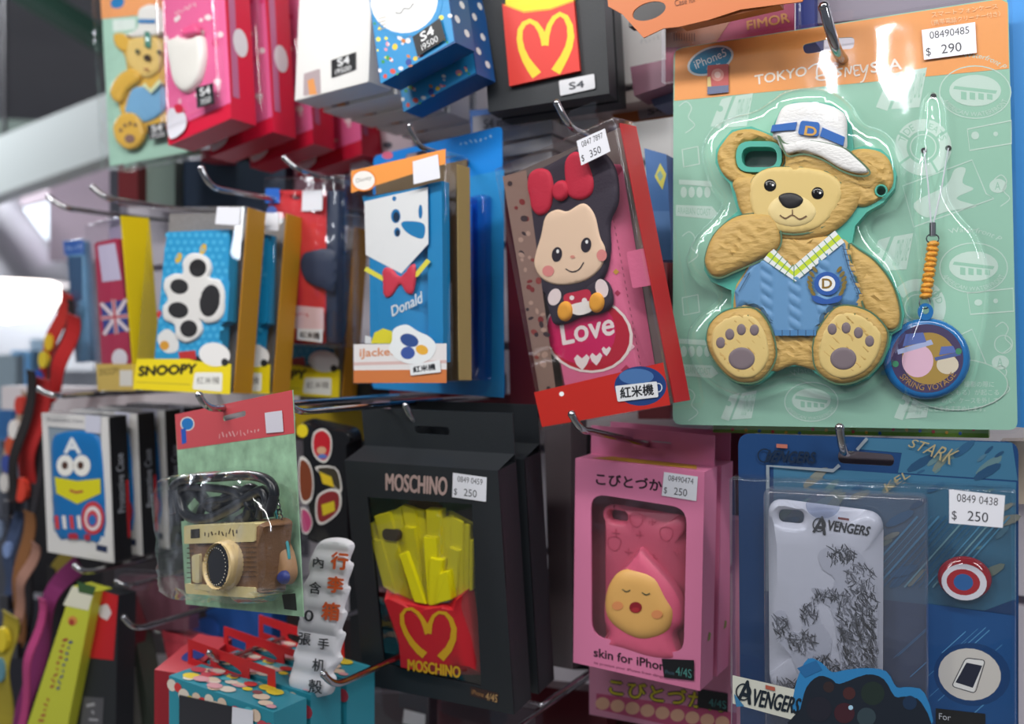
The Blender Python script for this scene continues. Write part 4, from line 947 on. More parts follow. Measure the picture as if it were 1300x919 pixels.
# ------------------------------------------------------------------ sailor suit case in clear box
def sailor_box():
    t = Thing('packaged_phone_case', 'clear box with blue and white sailor case and red bow tie', 'phone case', POSE['sailor'])
    w, h = t.w, t.h; D = .026
    t.box('clear_box', CLEAR, -w/2, w/2, 0, D, 0, h, bev=.001)
    t.box('back_panel', mat('brown_card', '#6d5c44', rough=.6), -w*.49, w*.49, D - .0014, D - .0004, .001, h - .002)
    sp = t.mesh('side_panel', box_geo(w/2 + .0002, w/2 + .0008, .012, D, .001, h - .008), mat('khaki_card', '#a08a58', rough=.6))
    yc = .004; bd = rounded([(457, 246), (543, 231), (547, 460), (458, 468)], 4)
    BLU = mat('sailor_blue', '#1a86c2', rough=.4)
    t.puff('phone_case', BLU, t.loop(bd, yc), yc + .010, .010, .0025, grid=.02)
    e0 = t.L(544, 231, yc)[0]
    t.box('case_side', BLU, e0 - .003, e0 + .011, yc + .002, yc + .010, t.L(543, 460, yc)[1], t.L(543, 232, yc)[1])
    Z = lambda a, b: (320 + a / 2.703, 180 + b / 2.703)
    p = Print(t, yc - .0002)
    p.poly([Z(385, 205), Z(603, 155), Z(605, 350), Z(512, 452), Z(390, 388)], '#eceef0')
    p.line([Z(388, 435), Z(450, 470), Z(512, 455 + 20), Z(565, 455), Z(606, 406)], 6, '#e8e04a')
    for a, b, rx, ry in ((493, 255, 6, 9), (498, 310, 4, 6), (488, 195, 2.5, 3.2), (578, 240, 2.6, 9)): p.ell(*Z(a, b), rx, ry, '#1272b0', up=False); 
    for a, b, rx, ry in ((495, 258, 4, 6.5), (500, 313, 2.6, 4.3)): p.ell(*Z(a, b), rx, ry, '#0c2a48')
    p.poly(spline([Z(512, 280), Z(535, 272), Z(590, 282), Z(588, 330), Z(555, 325), Z(525, 305)], 4), '#1a80bc')
    p.poly([Z(408, 692), Z(420, 655), Z(450, 640), Z(480, 650), Z(490, 692)], '#ece02c'); p.poly([Z(388, 665), Z(410, 670), Z(410, 692), Z(388, 692)], '#e8eaec')
    p.text('Donald', [Z(478, 565), Z(582, 512), Z(584, 552), Z(482, 600)], '#dfe8ee', bold=.3)
    p.done('case_print')
    t.puff('bow_tie', mat('tie_red', '#d23048', rough=.5), t.loop(spline([Z(510, 462), Z(545, 425), Z(560, 422), Z(562, 470), Z(552, 520), Z(530, 518), Z(510, 490), Z(480, 530), Z(455, 530), Z(450, 480), Z(452, 435), Z(480, 435)], 3), yc), yc + .0002, .0018, .0015, grid=.004)
    s = Print(t, -.0003); s.poly([(449, 437), (567, 436), (567, 486), (449, 486)], '#e4e0e0'); s.poly([(449, 470), (567, 469), (567, 486), (449, 486)], '#d07a44'); s.line([(449, 462), (567, 459)], 4, '#d8b8b4')
    s.text('iJacket', [(457, 443), (501, 441), (501, 454), (457, 456)], '#d8936c', bold=.4)
    s.poly([(446, 217), (566, 189), (566, 208), (446, 245)], '#f09a48'); s.ell(462, 229, 16, 14, '#e8862c'); s.ell(462, 229, 14, 12, '#f0ede8'); s.text('Disney', [(452, 227), (472, 222), (472, 229), (453, 234)], '#8a8480')
    # small sailor cap badge standing in front of the label
    s.poly(spline([(500, 418), (516, 412), (530, 420), (546, 428), (554, 440), (546, 456), (526, 462), (508, 458), (494, 444), (498, 432)], 4), '#e8ecee'); s.ell(520, 432, 12, 8, '#33508e', 20); s.ell(518, 448, 9, 8, '#3d57a0'); s.ell(536, 444, 8, 6, '#e8b040', 20)
    s.done('label_print')
    m = Print(t, -.0012); m.poly(rounded([Z(540, 765), Z(645, 748), Z(648, 790), Z(544, 802)], 1.5), '#e8eaec'); m.text('紅米機', [Z(552, 772), Z(628, 760), Z(630, 782), Z(554, 792)], '#2c2e34', bold=.3); m.done('model_sticker')
    price(t, [(524, 205), (556, 196), (559, 226), (525, 234)], -.0012)
    return t
sailor = sailor_box()
hook((520, 160), (529, 186), .60, 'chrome hook above the sailor suit case box', r=.002)

def blue_pack():
    t = Thing('packaged_phone_case', 'large bright blue clear blister pack behind the sailor case box', 'phone case', POSE['bluepack'])
    B = mat('bright_blue_card', '#1486e0', rough=.4)
    out = t.loop(rounded([(474, 198), (637, 160), (640, 505), (472, 493)], 7), 0)
    t.plate('backing_card', B, out, 0, .0008, [t.loop(rounded([(515, 196), (545, 189), (545, 196), (515, 203)], 3), 0)])
    p = Print(t, -.0001); p.scrib([(582, 181), (626, 170), (626, 176), (582, 187)], '#9ac8f0', 7); p.ell(492, 197, 7, 5, '#d86a8a'); p.poly([(474, 250), (640, 215), (640, 505), (474, 493)], '#2a90d4'); p.done('card_print')
    for x0, x1 in ((.005, .055), (.056, .070)):
        t.box('blister_chamber', BLUE_CLEAR, x0, x1, -.012, -.0003, .012, .155, bev=.003)
    t.box('phone_case', mat('deep_blue_case', '#2b95d8', rough=.3), -.05, .050, -.007, -.0008, .016, .150, bev=.003)
    return t
blue_pack()

# ------------------------------------------------------------------ red wallet case in a clear bag
def wallet_bag():
    t = Thing('packaged_phone_case', 'red fabric wallet case with navy clasp in clear bag', 'phone case', POSE['wallet'])
    w, h = t.w, t.h
    R_ = mat('red_fabric', '#d02c34', rough=.8, bump=.3, bscale=900); N = mat('navy_leather', '#27344e', rough=.5)
    t.puff('front_cover', R_, t.loop(rounded([(338, 241), (411, 241), (410, 437), (335, 435)], 3), 0), .004, .004, .002, grid=.02, holes=[t.loop(rounded([(369, 249), (380, 249), (380, 253), (369, 253)], 2), 0)])
    t.box('back_cover', N, w/2 - .001, w/2 + .012, .004, .016, .001, h - .001, bev=.002)
    t.puff('clasp', N, t.loop(spline([(424, 319), (392, 319), (383, 326), (382, 342), (390, 358), (408, 366), (424, 368)], 4), -.001), -.0002, .002, .002, grid=.01)
    s = Print(t, -.0003); s.poly([(336, 384), (411, 391), (411, 421), (336, 412)], '#e6c6cc'); s.scrib([(352, 394), (392, 397), (392, 403), (352, 400)], '#c83c50', 9); s.done('paper_band')
    m = Print(t, -.0009); m.poly([(377, 417), (410, 418), (409, 435), (377, 431)], '#e8eaee'); m.text('紅米機', [(381, 421), (406, 422), (406, 431), (381, 428)], '#3a3c44', bold=.3); m.done('model_sticker')
    price(t, [(384, 242), (410, 241), (409, 267), (383, 268)], -.0018)
    b = t.box('clear_bag', CLEAR_CRINKLE, -w/2 - .002, w/2 + .022, -.0015, .020, -.002, h + .012, bev=.002)
    q = Print(t, -.0012); q.poly(rounded([(337, 239), (355, 239), (355, 258), (337, 258)], 2), '#2a70d8'); q.ell(345, 270, 7, 9, '#5878cc'); q.done('blue_seal')
    return t
wallet_bag()
hook((361, 200), (378, 217), .655, 'chrome hook above the red wallet case bag', r=.0024)

# ------------------------------------------------------------------ paw print wallet in clear box
def paw_box():
    t = Thing('packaged_phone_case', 'clear box with blue wallet case showing black and white paw print', 'phone case', POSE['paw'])
    w, h = t.w, t.h; D = .026
    t.box('clear_box', CLEAR_FLAT, -w/2, w/2, 0, D, 0, h, bev=.001)
    t.box('back_panel', mat('grey_lining', '#8b8684', rough=.7, noise=.2, nscale=300), -w*.49, w*.49, D - .002, D - .0006, .001, h - .001)
    t.mesh('side_panel', box_geo(w/2 + .0002, w/2 + .0012, .003, D, .001, h - .001), mat('mustard_card', '#c88c1c', rough=.5))
    Z = lambda a, b: (a / 3.065, 220 + b / 3.065)
    yc = .006
    t.plate('wallet_case', mat('cyan_case', '#1b9bd4', rough=.5), t.loop([Z(652, 228), Z(893, 218), Z(885, 575), Z(858, 590), Z(850, 700), Z(600, 735), Z(640, 300)], yc), yc, yc + .012)
    t.plate('clasp', mat('cyan_case', '#1b9bd4'), t.loop(rounded([Z(850, 420), Z(895, 418), Z(885, 578), Z(845, 575)], 3), yc - .001), yc - .0012, yc - .0001)
    p = Print(t, yc - .0001)
    for i in range(9):
        for j in range(17):
            x, y = 652 + i * 28 + (j % 2) * 14 - j * 2.2, 240 + j * 28
            if x < 880: p.ell(*Z(x, y), 3, 3, '#45b4e4', up=(i == 0 and j == 0), n=8)
    for a, b in ((695, 330), (790, 295)): p.ell(*Z(a, b), 4, 7, '#e0b838', 20, up=False)
    p.poly(spline([Z(612, 640), Z(650, 605), Z(690, 640), Z(690, 690), Z(640, 695)], 4), '#e8e8e6'); p.ell(*Z(640, 670), 6, 6, '#e0a030'); p.poly([Z(620, 530), Z(630, 545), Z(618, 565), Z(608, 550)], '#d03030')
    p.poly([Z(695, 695), Z(760, 688), Z(765, 725), Z(700, 728)], '#c82c2c'); p.done('case_print')
    WP = mat('white_felt', '#e9e7e4', rough=.8); BP = mat('black_felt', '#1e1c1e', rough=.9)
    pads = [((768, 368), 34, 36), ((696, 440), 36, 30), ((692, 532), 40, 32), ((733, 604), 34, 34), ((815, 495), 40, 64)]
    white = [(768, 310), (810, 330), (825, 370), (815, 405), (855, 415), (877, 460), (875, 540), (850, 575), (805, 585), (780, 570), (790, 610), (765, 645), (720, 660), (685, 635), (680, 590), (640, 570), (635, 520), (655, 490), (638, 450), (645, 410), (680, 390), (712, 388), (712, 345), (735, 315)]
    t.puff('paw_patch', WP, t.loop(spline([Z(*a) for a in white], 3), yc - .001), yc, .0025, .0015, grid=.005)
    for (c, rx, ry) in pads: t.puff('paw_pad', BP, t.loop(ell(*Z(*c), rx / 3.065, ry / 3.065, 10, 16), yc - .003), yc - .0022, .0014, .002)
    s = Print(t, -.0003); s.poly([Z(532, 722), Z(735, 722), Z(760, 730), Z(900, 742), Z(895, 860), Z(518, 840)], '#f0d818')
    s.text('SNOOPY', [Z(542, 752), Z(765, 742), Z(760, 778), Z(540, 788)], '#1c1a10', bold=1.0); s.line([Z(530, 812), Z(740, 822)], 1.2, '#c8b030')
    s.ell(*Z(835, 705), 20, 15, '#eceae8', 10); s.ell(*Z(875, 735), 4.5, 5, '#2a2a2c'); s.poly(rounded([Z(758, 775), Z(866, 775), Z(864, 850), Z(750, 840)], 3), '#f0efe8'); s.text('紅米機', [Z(766, 792), Z(855, 790), Z(855, 820), Z(766, 820)], '#55504a')
    s.done('label_print')
    price(t, [Z(845, 130), Z(937, 133), Z(932, 203), Z(837, 197)], -.0008)
    return t
paw = paw_box()
copy_thing(paw, dx=.012, dy=.036, dz=.002, label='clear box with yellow base just behind the paw print box', skip=('paw_patch', 'paw_pad'))
copy_thing(paw, dx=.040, dy=.100, dz=.002, label='rear box with yellow base below the red wallet bag', skip=('paw_patch', 'paw_pad'))
hook((256, 214), (266, 238), .60, 'gold tinted chrome hook above the paw print box', r=.0026)

def flag_box():
    t = Thing('packaged_phone_case', 'clear box with red and blue flag patterned case and yellow side', 'phone case', POSE['flag'])
    w, h = t.w, t.h; D = .030
    t.box('clear_box', CLEAR_FLAT, -w/2, w/2, 0, D, 0, h, bev=.001)
    t.box('back_panel', mat('lilac_lining', '#9a92b0', rough=.6), -w*.48, w*.48, D - .004, D - .002, .001, h - .001)
    t.mesh('side_panel', box_geo(w/2 + .0004, w/2 + .0014, -.001, D, .006, h), mat('yellow_card', '#f2d40c', rough=.5))
    yc = .006
    t.plate('phone_case', mat('raspberry_case', '#b0284c', rough=.4), t.loop(rounded([(120, 308), (150, 302), (168, 470), (130, 478)], 4), yc), yc, yc + .01)
    p = Print(t, yc - .0002); p.poly([(124, 312), (146, 308), (154, 355), (130, 358)], '#c8c0dc'); p.poly([(128, 385), (160, 380), (163, 420), (132, 425)], '#2c3c8c')
    for q in ([(128, 385), (163, 420)], [(160, 380), (132, 425)], [(144, 380), (148, 424)], [(128, 404), (163, 401)]): p.line(q, 5, '#e0d0d8'); 
    for q in ([(144, 380), (148, 424)], [(128, 404), (163, 401)]): p.line(q, 2.6, '#c02838')
    p.ell(152, 455, 10, 12, '#e4e0e8'); p.done('case_print')
    s = Print(t, -.0003); s.poly([(122, 462), (172, 462), (172, 496), (124, 496)], '#c8ac5c'); s.text('SNOOPY', [(126, 468), (152, 466), (152, 475), (126, 477)], '#5a4a20'); s.poly([(152, 470), (168, 470), (168, 490), (152, 490)], '#d8d4cc'); s.done('label_print')
    return t
flag_box()
hook((118, 238), (133, 252), .64, 'chrome hook above the flag patterned case', r=.0028)
hook((62, 250), (80, 264), .66, 'leftmost chrome hook, empty, beside the lamp', r=.0028)
def slim_box():
    t = Thing('packaged_phone_case', 'narrow pale blue packet left of the flag case box', 'phone case', POSE['slim'])
    w, h = t.w, t.h
    t.box('clear_sleeve', CLEAR_FLAT, -w/2, w/2, -.001, .013, 0, h, bev=.001)
    t.box('phone_case', mat('pale_blue_case', '#6a9cc4', rough=.5, noise=.15, nscale=20), -w*.45, w*.45, .0, .012, .003, h - .003, bev=.002)
    p = Print(t, -.0003); p.poly([(80, 306), (106, 304), (107, 322), (82, 324)], '#3c68b8'); p.scrib([(84, 311), (103, 310), (103, 317), (84, 318)], '#a8c4e8', 5); p.poly([(86, 326), (104, 325), (104, 380), (90, 385)], '#385a80'); p.done('sleeve_print')
    return t
slim_box()
# ------------------------------------------------------------------ white framed boxes, lower left
def shield_box():
    t = Thing('packaged_phone_case', 'white framed box with blue big eyed case, front of its row', 'phone case', POSE['shield'])
    w, h = t.w, t.h; D = .021
    win = t.loop(rounded([(60, 541), (128, 547), (133, 688), (68, 677)], 3), 0)
    t.box('carton', mat('black_side', '#15161a', rough=.4), -w/2, w/2, .0012, D, 0, h)
    t.plate('front_frame', mat('frame_white', '#dcdad8', rough=.5), [(-w/2, 0), (w/2, 0), (w/2, h), (-w/2, h)], 0, .0011, [win])
    tr = Print(t, .0011); tr.poly([(60, 541), (128, 547), (133, 688), (68, 677)], '#8a98a4'); tr.done('window_tray')
    yc = -.0002; B = mat('hero_blue_case', '#1470b4', rough=.35)
    t.puff('phone_case', B, t.loop(spline([(66, 560), (75, 550), (95, 547), (115, 549), (127, 560), (132, 610), (132, 684), (100, 686), (70, 678), (67, 610)], 3), yc), yc + .001, .0025, .003, grid=.01)
    p = Print(t, yc - .0017); Z = lambda a, b: (a / 3.83, 480 + b / 3.83)
    p.text('A', [Z(322, 292), Z(378, 292), Z(392, 365), Z(314, 362)], '#e4e8ec', bold=1.2)
    p.poly([Z(265, 480), Z(375, 500), Z(488, 488), Z(490, 560), Z(375, 612), Z(275, 560)], '#dcd41c')
    for x in (318, 398): p.ell(*Z(x, 425), 11, 13.5, '#f0eee8', up=(x == 318)); 
    for x in (316, 392): p.ell(*Z(x, 424), 4, 5, '#4a2a1c', up=(x == 316))
    p.line([Z(340, 545), Z(370, 556), Z(405, 550)], 3, '#b03c3c')
    for i in range(4): p.poly([Z(265 + i * 36, 668), Z(283 + i * 36, 668), Z(290 + i * 36, 735), Z(272 + i * 36, 730)], '#d43c3c' if i % 2 == 0 else '#e8e4e2', up=(i == 0))
    p.ell(*Z(452, 680), 14.5, 21, '#c83a44'); p.ell(*Z(452, 682), 10.5, 15.5, '#e6e0e0'); p.ell(*Z(450, 684), 7.5, 11, '#cc444c'); p.ell(*Z(450, 690), 5, 7, '#2c6cb4')
    p.poly(rounded([Z(330, 755), Z(375, 752), Z(385, 782), Z(335, 782)], 3), '#b02c40'); p.poly(rounded([Z(410, 758), Z(440, 758), Z(440, 790), Z(412, 788)], 3), '#b02c40', up=False)
    p.done('case_print')
    s = Print(t, -.0004); s.poly(rounded([Z(440, 765), Z(540, 775), Z(545, 890), Z(436, 865)], 3), '#dcdad8'); s.poly([Z(468, 808), Z(522, 818), Z(522, 850), Z(468, 838)], '#1c2c50'); s.text('Protective Case', [Z(230, 192), Z(405, 200), Z(405, 216), Z(230, 208)], '#8a8a90'); s.done('front_print')
    price(t, [Z(415, 178), Z(490, 185), Z(488, 270), Z(415, 262)], -.0008, bg='#cfd0e0')
    # spine lettering
    V, F, _ = text_geo('Protective Case'); 
    t.mesh('spine_print', ([(w/2 + .0003, D*.72 - v * .008, .045 + u * .055) for u, v in V], F), mat('spine_grey', '#a8acb4'))
    c = t.mesh('spine_accent', ([(w/2 + .0002, D - .001, .02), (w/2 + .0002, D - .004, .02), (w/2 + .0002, D - .004, h*.55), (w/2 + .0002, D - .001, h*.55)], [(0, 1, 2, 3)]), mat('spine_red', '#b02028'))
    return t
shield = shield_box()
copy_thing(shield, dx=.003, dy=.030, label='second white framed box in the row behind the blue big eyed case', skip=())
copy_thing(shield, dx=.006, dy=.060, label='third white framed box in the row, with black spine', skip=())
copy_thing(shield, dx=.009, dy=.090, label='rearmost black spined box of the white framed row', skip=('front_frame',))
hook((50, 494), (66, 503), .60, 'dark steel hook above the white framed boxes', r=.0028)

# ------------------------------------------------------------------ toy camera case on card
def camera_pack():
    t = Thing('packaged_phone_case', 'brown toy camera case with black strap on green card with red header', 'phone case', POSE['camera'])
    w, h = t.w, t.h
    out = t.loop([(222, 526), (371, 495), (385, 783), (236, 767)], 0)
    sl = t.loop(rounded([(283, 528), (312, 521), (312, 528), (284, 535)], 3), 0)
    t.plate('backing_card', mat('leaf_print_green', '#9cc4a2', rough=.5, noise=.6, nscale=90), out, 0, .0008, [sl])
    p = Print(t, -.0001); hd = [(222, 526), (371, 495), (374, 550), (225, 571)]; hl = rounded([(283, 528), (312, 521), (312, 528), (284, 535)], 3)
    p.raw(hd + hl, tessellate_polygon([[Vector((a, b, 0)) for a, b in hd], [Vector((a, b, 0)) for a, b in hl]]), '#d4535a')
    p.ell(238, 538, 9, 9, '#e8e4e0', -30); p.ell(238, 538, 7.5, 7.5, '#1d7cc8'); p.poly([(230, 545), (236, 543), (237, 562), (231, 564)], '#1d5cc0')
    p.scrib([(276, 549), (330, 543), (331, 550), (277, 558)], '#e6a8a8', 12)
    p.poly([(358, 755), (375, 753), (377, 775), (361, 773)], '#17201a'); p.done('card_print')
    price(t, [(336, 524), (358, 521), (360, 548), (338, 550)], -.0006, bg='#e0dde8')
    yc = -.022
    BR = mat('brown_rubber', '#7a5738', rough=.6, bump=.4, bscale=600); CR = mat('cream_rubber_trim', '#e2d298', rough=.5)
    Z = lambda a, b: (200 + a / 2.093, 480 + b / 2.093)
    t.puff('camera_body', BR, t.loop(rounded([Z(70, 392), Z(275, 378), Z(290, 388), Z(270, 582), Z(80, 572)], 4), yc), -.004, .018, .004, grid=.012)
    t.plate('top_plate', CR, t.loop(rounded([Z(74, 392), Z(264, 385), Z(262, 434), Z(74, 440)], 2), yc), yc - .001, -.006)
    t.plate('bottom_plate', CR, t.loop(rounded([Z(76, 545), Z(262, 556), Z(262, 584), Z(80, 572)], 2), yc), yc - .001, -.006)
    t.plate('lens_grip', CR, t.loop(rounded([Z(98, 470), Z(118, 465), Z(118, 545), Z(100, 540)], 3), yc), yc - .002, -.01)
    lo = t.loop(ell(*Z(156, 500), 20, 33, 3, 32), yc - .008); li = t.loop(ell(*Z(154, 500), 14.5, 26, 3, 32), yc - .008)
    t.puff('lens_ring', mat('beige_ring', '#d9bf8c', rough=.4), lo, -.018, .012, .002, holes=[li], grid=.01)
    t.plate('lens', mat('lens_black', '#15171c', rough=.1, coat=.6), li, yc - .006, -.018)
    tk = Print(t, yc - .0066)
    for i in range(30):
        a = 2 * PI * i / 30; x, y = Z(154, 500); tk.ell(x + 12.8 * math.cos(a), y + 23.5 * math.sin(a), .7, .9, '#c8c4b4', up=(i == 0), n=6)
    tk.done('lens_ticks')
    q = Print(t, yc - .0012); q.poly([Z(88, 402), Z(112, 400), Z(112, 424), Z(88, 426)], '#2c2a26'); q.scrib([Z(120, 404), Z(215, 398), Z(215, 420), Z(122, 424)], '#5c4a2c', 10); q.done('plate_print')
    gl = Print(t, yc - .0004)
    for i in range(7): gl.line([Z(208, 450 + i * 13), Z(262, 449 + i * 13)], 1.2, '#4e3624', up=(i == 0)); gl.line([Z(78, 452 + i * 13), Z(96, 452 + i * 13)], 1.2, '#4e3624', up=False)
    gl.done('grille')
    # coiled black strap over the camera
    SB = mat('black_strap', '#1c2026', rough=.3)
    def lp(a, b, y): x, z = t.L(*Z(a, b), y); return (x, y, z)
    t.tube('strap', SB, [lp(a, b, -.014) for a, b in spline([(45, 360), (42, 290), (90, 268), (170, 262), (240, 258), (290, 270), (310, 300), (300, 350)], 5, False)], .0032)
    t.tube('strap', SB, [lp(a, b, -.012) for a, b in spline([(60, 380), (62, 300), (110, 290), (200, 300), (240, 330), (235, 370)], 5, False)], .0028)
    t.tube('strap', SB, [lp(a, b, -.010) for a, b in spline([(110, 370), (130, 330), (190, 320), (250, 290), (275, 330), (270, 370)], 5, False)], .0028)
    t.tube('strap', SB, [lp(a, b, -.008) for a, b in spline([(60, 340), (100, 300), (150, 345), (210, 300), (255, 350), (220, 380)], 5, False)], .0042)
    t.tube('strap', SB, [lp(a, b, -.012) for a, b in spline([(55, 300), (75, 360), (130, 375), (190, 350), (280, 300), (295, 370)], 5, False)], .0036)
    t.puff('charm_figure', mat('tan_charm', '#a88058', rough=.5), t.loop(spline([Z(300, 440), Z(325, 435), Z(342, 470), Z(350, 520), Z(338, 548), Z(322, 545), Z(312, 500)], 4), -.008), -.002, .008, .004)
    t.puff('charm_blue', mat('navy_rubber', '#2c3a80', rough=.5), t.loop(ell(*Z(330, 530), 7, 9), -.011), -.009, .003, .003)
    t.tube('charm_cord', mat('teal_cord', '#3ca0a8'), [lp(a, b, -.006) for a, b in spline([(300, 300), (315, 360), (330, 400), (345, 440), (350, 480)], 4, False)], .001)
    for i in range(6): t.tube('chain_link', CHROME, [lp(312 + i * 3 + 5 * math.cos(a), 300 + i * 14 + 8 * math.sin(a), -.009) for a in [k * PI / 5 for k in range(10)]], .0006, closed=True, n=6)
    t.puff('clear_blister', CLEAR_CRINKLE, t.loop(spline([Z(40, 270), Z(120, 245), Z(240, 238), Z(300, 260), Z(330, 300), Z(362, 400), Z(368, 500), Z(350, 560), Z(300, 585), Z(270, 600), Z(90, 590), Z(55, 540), Z(45, 400)], 3), -.010), -.0009, .027, .006, grid=.008)
    return t
camera_pack()
hook((253, 502), (262, 520), .475, 'chrome hook through the red header of the toy camera card', r=.0024)
hook((361, 503), (374, 524), .50, 'dark chrome hook at the right edge of the red header card', r=.0022)
def sticker_case():
    t = Thing('packaged_phone_case', 'black phone case covered with round colourful stickers', 'phone case', POSE['sticker'])
    yc = 0
    t.puff('phone_case', mat('glossy_black_case', '#17181c', rough=.25), t.loop(rounded([(377, 531), (448, 546), (446, 700), (385, 690)], 14), yc), .012, .012, .004, grid=.012)
    p = Print(t, -.0003); Z = lambda a, b: (200 + a / 2.093, 480 + b / 2.093)
    p.ell(*Z(385, 140), 7, 8.5, '#e8d020')
    def blob(pts, c, k=1.16):
        cx = sum(a for a, b in pts) / len(pts); cy = sum(b for a, b in pts) / len(pts)
        p.poly(spline([Z(cx + (a - cx) * k, cy + (b - cy) * k) for a, b in pts], 3), '#e6e2dc'); p.poly(spline([Z(*q) for q in pts], 3), c)
    blob([(418, 150), (440, 140), (458, 158), (458, 195), (445, 218), (425, 210), (414, 185)], '#c41e2c'); p.ell(*Z(436, 192), 6, 5, '#d9a884'); p.ell(*Z(438, 208), 6, 3, '#5878c0')
    blob([(380, 220), (402, 230), (412, 270), (408, 315), (388, 325), (378, 290)], '#7c3c20')
    blob([(425, 240), (470, 240), (484, 270), (484, 298), (460, 275), (445, 262)], '#3c3628'); p.poly([Z(430, 248), Z(462, 262), Z(470, 290), Z(440, 280)], '#e0c024')
    blob([(430, 315), (460, 300), (482, 310), (480, 350), (450, 378), (430, 380), (424, 350)], '#8c2a2c'); p.poly([Z(436, 336), Z(470, 326), Z(472, 352), Z(440, 366)], '#dcc424')
    blob([(384, 350), (402, 358), (410, 385), (400, 408), (386, 402)], '#c04878')
    p.done('sticker_print'); return t
sticker_case()

# ------------------------------------------------------------------ white scalloped paper strip sign
def scroll_sign():
    t = Thing('price_sign', 'white scalloped paper strip with orange and black handwritten Chinese', 'sign', pose_at(395, 884, .535, .03, .09))
    cs = []; N = 8; L = []; R_ = []
    pts_l = [(402, 690), (396, 700), (388, 722), (391, 728), (380, 748), (383, 756), (374, 778), (378, 785), (374, 803), (378, 812), (369, 833), (372, 838), (365, 862), (369, 876), (382, 885), (395, 887)]
    pts_r = [(408, 885), (420, 880), (424, 862), (420, 854), (432, 838), (429, 828), (436, 806), (431, 800), (438, 780), (434, 772), (442, 748), (438, 742), (446, 718), (441, 712), (447, 694), (440, 686), (425, 683), (410, 685)]
    lp = t.loop(spline(pts_l + pts_r, 3), 0)
    def bump(x, z, d):
        v = (z - t.L(400, 884)[1]) / (t.L(400, 684)[1] - t.L(400, 884)[1]); return .0022 * abs(math.sin(PI * v * 7.5))
    t.puff('paper_strip', mat('white_paper', '#e9e8ee', rough=.6), lp, .003, .0025, .003, grid=.0025, rel=bump)
    p = Print(t, -.0022)
    for ch, x, y, s in (('行', 432, 711, 21), ('李', 427, 741, 20), ('箱', 421, 775, 22)): p.text(ch, [(x - s/2, y - s/2), (x + s/2, y - s/2 + 2), (x + s/2 - 2, y + s/2 + 2), (x - s/2 - 2, y + s/2)], '#e2622c', bold=.8)
    for ch, x, y, s, a in (('內', 405, 713, 13, 1), ('含', 401, 745, 15, 1), ('10', 389, 780, 20, .7), ('張', 388, 810, 15, 1), ('手', 412, 816, 14, 1), ('机', 406, 843, 16, 1), ('殼', 402, 870, 17, 1)): p.text(ch, [(x - s/2, y - s/2 * a), (x + s/2, y - s/2 * a + 2), (x + s/2 - 1, y + s/2 * a + 2), (x - s/2 - 1, y + s/2 * a)], '#2c2e34', bold=.3)
    p.done('handwriting'); return t
scroll_sign()
hook((411, 856), (424, 872), .53, 'dark steel hook at the foot of the paper strip sign', r=.0024, ext=.01)

# ------------------------------------------------------------------ top row
def white_box():
    t = Thing('packaged_phone_case', 'plain glossy white box with black tag and little window', 'phone case', POSE['white'])
    w, h = t.w, t.h
    t.box('carton', WHITECARD, -w/2, w/2, 0, .026, 0, h, bev=.0006)
    Z = lambda a, b: (360 + a / 4.596, b / 4.596)
    p = Print(t, -.0002); p.poly(rounded([Z(118, 430), Z(212, 400), Z(218, 545), Z(115, 560)], 2), '#b0a0a4'); p.poly([Z(140, 470), Z(175, 455), Z(195, 550), Z(150, 555)], '#e09858'); p.done('window_print')
    s = Print(t, -.0006); s.poly([Z(277, 352), Z(422, 303), Z(422, 405), Z(280, 455)], '#14181c'); s.text('S4', [Z(312, 345), Z(382, 325), Z(385, 368), Z(318, 388)], '#e8eaec', bold=.4); s.text('i9500', [Z(302, 405), Z(395, 378), Z(395, 410), Z(302, 438)], '#e8eaec'); s.done('model_sticker')
    return t
wb_ = white_box()
for i in range(7): copy_thing(wb_, dx=.002 + i * .0035, dy=.03 + i * .029, dz=-.002 - .001 * i, label='white box number %s behind the glossy white box' % ('two', 'three', 'four', 'five', 'six', 'seven', 'eight')[i] if False else ['white box second in the stack, right behind the glossy front one', 'white box third from the front in the glossy white stack', 'white box fourth from the front in the glossy white stack', 'white box fifth from the front in the glossy white stack', 'white box sixth from the front in the glossy white stack', 'white box seventh from the front in the glossy white stack', 'rearmost white box of the glossy white stack, by the wall'][i], group='white boxes stacked on one hook', skip=('model_sticker',) if i else ())
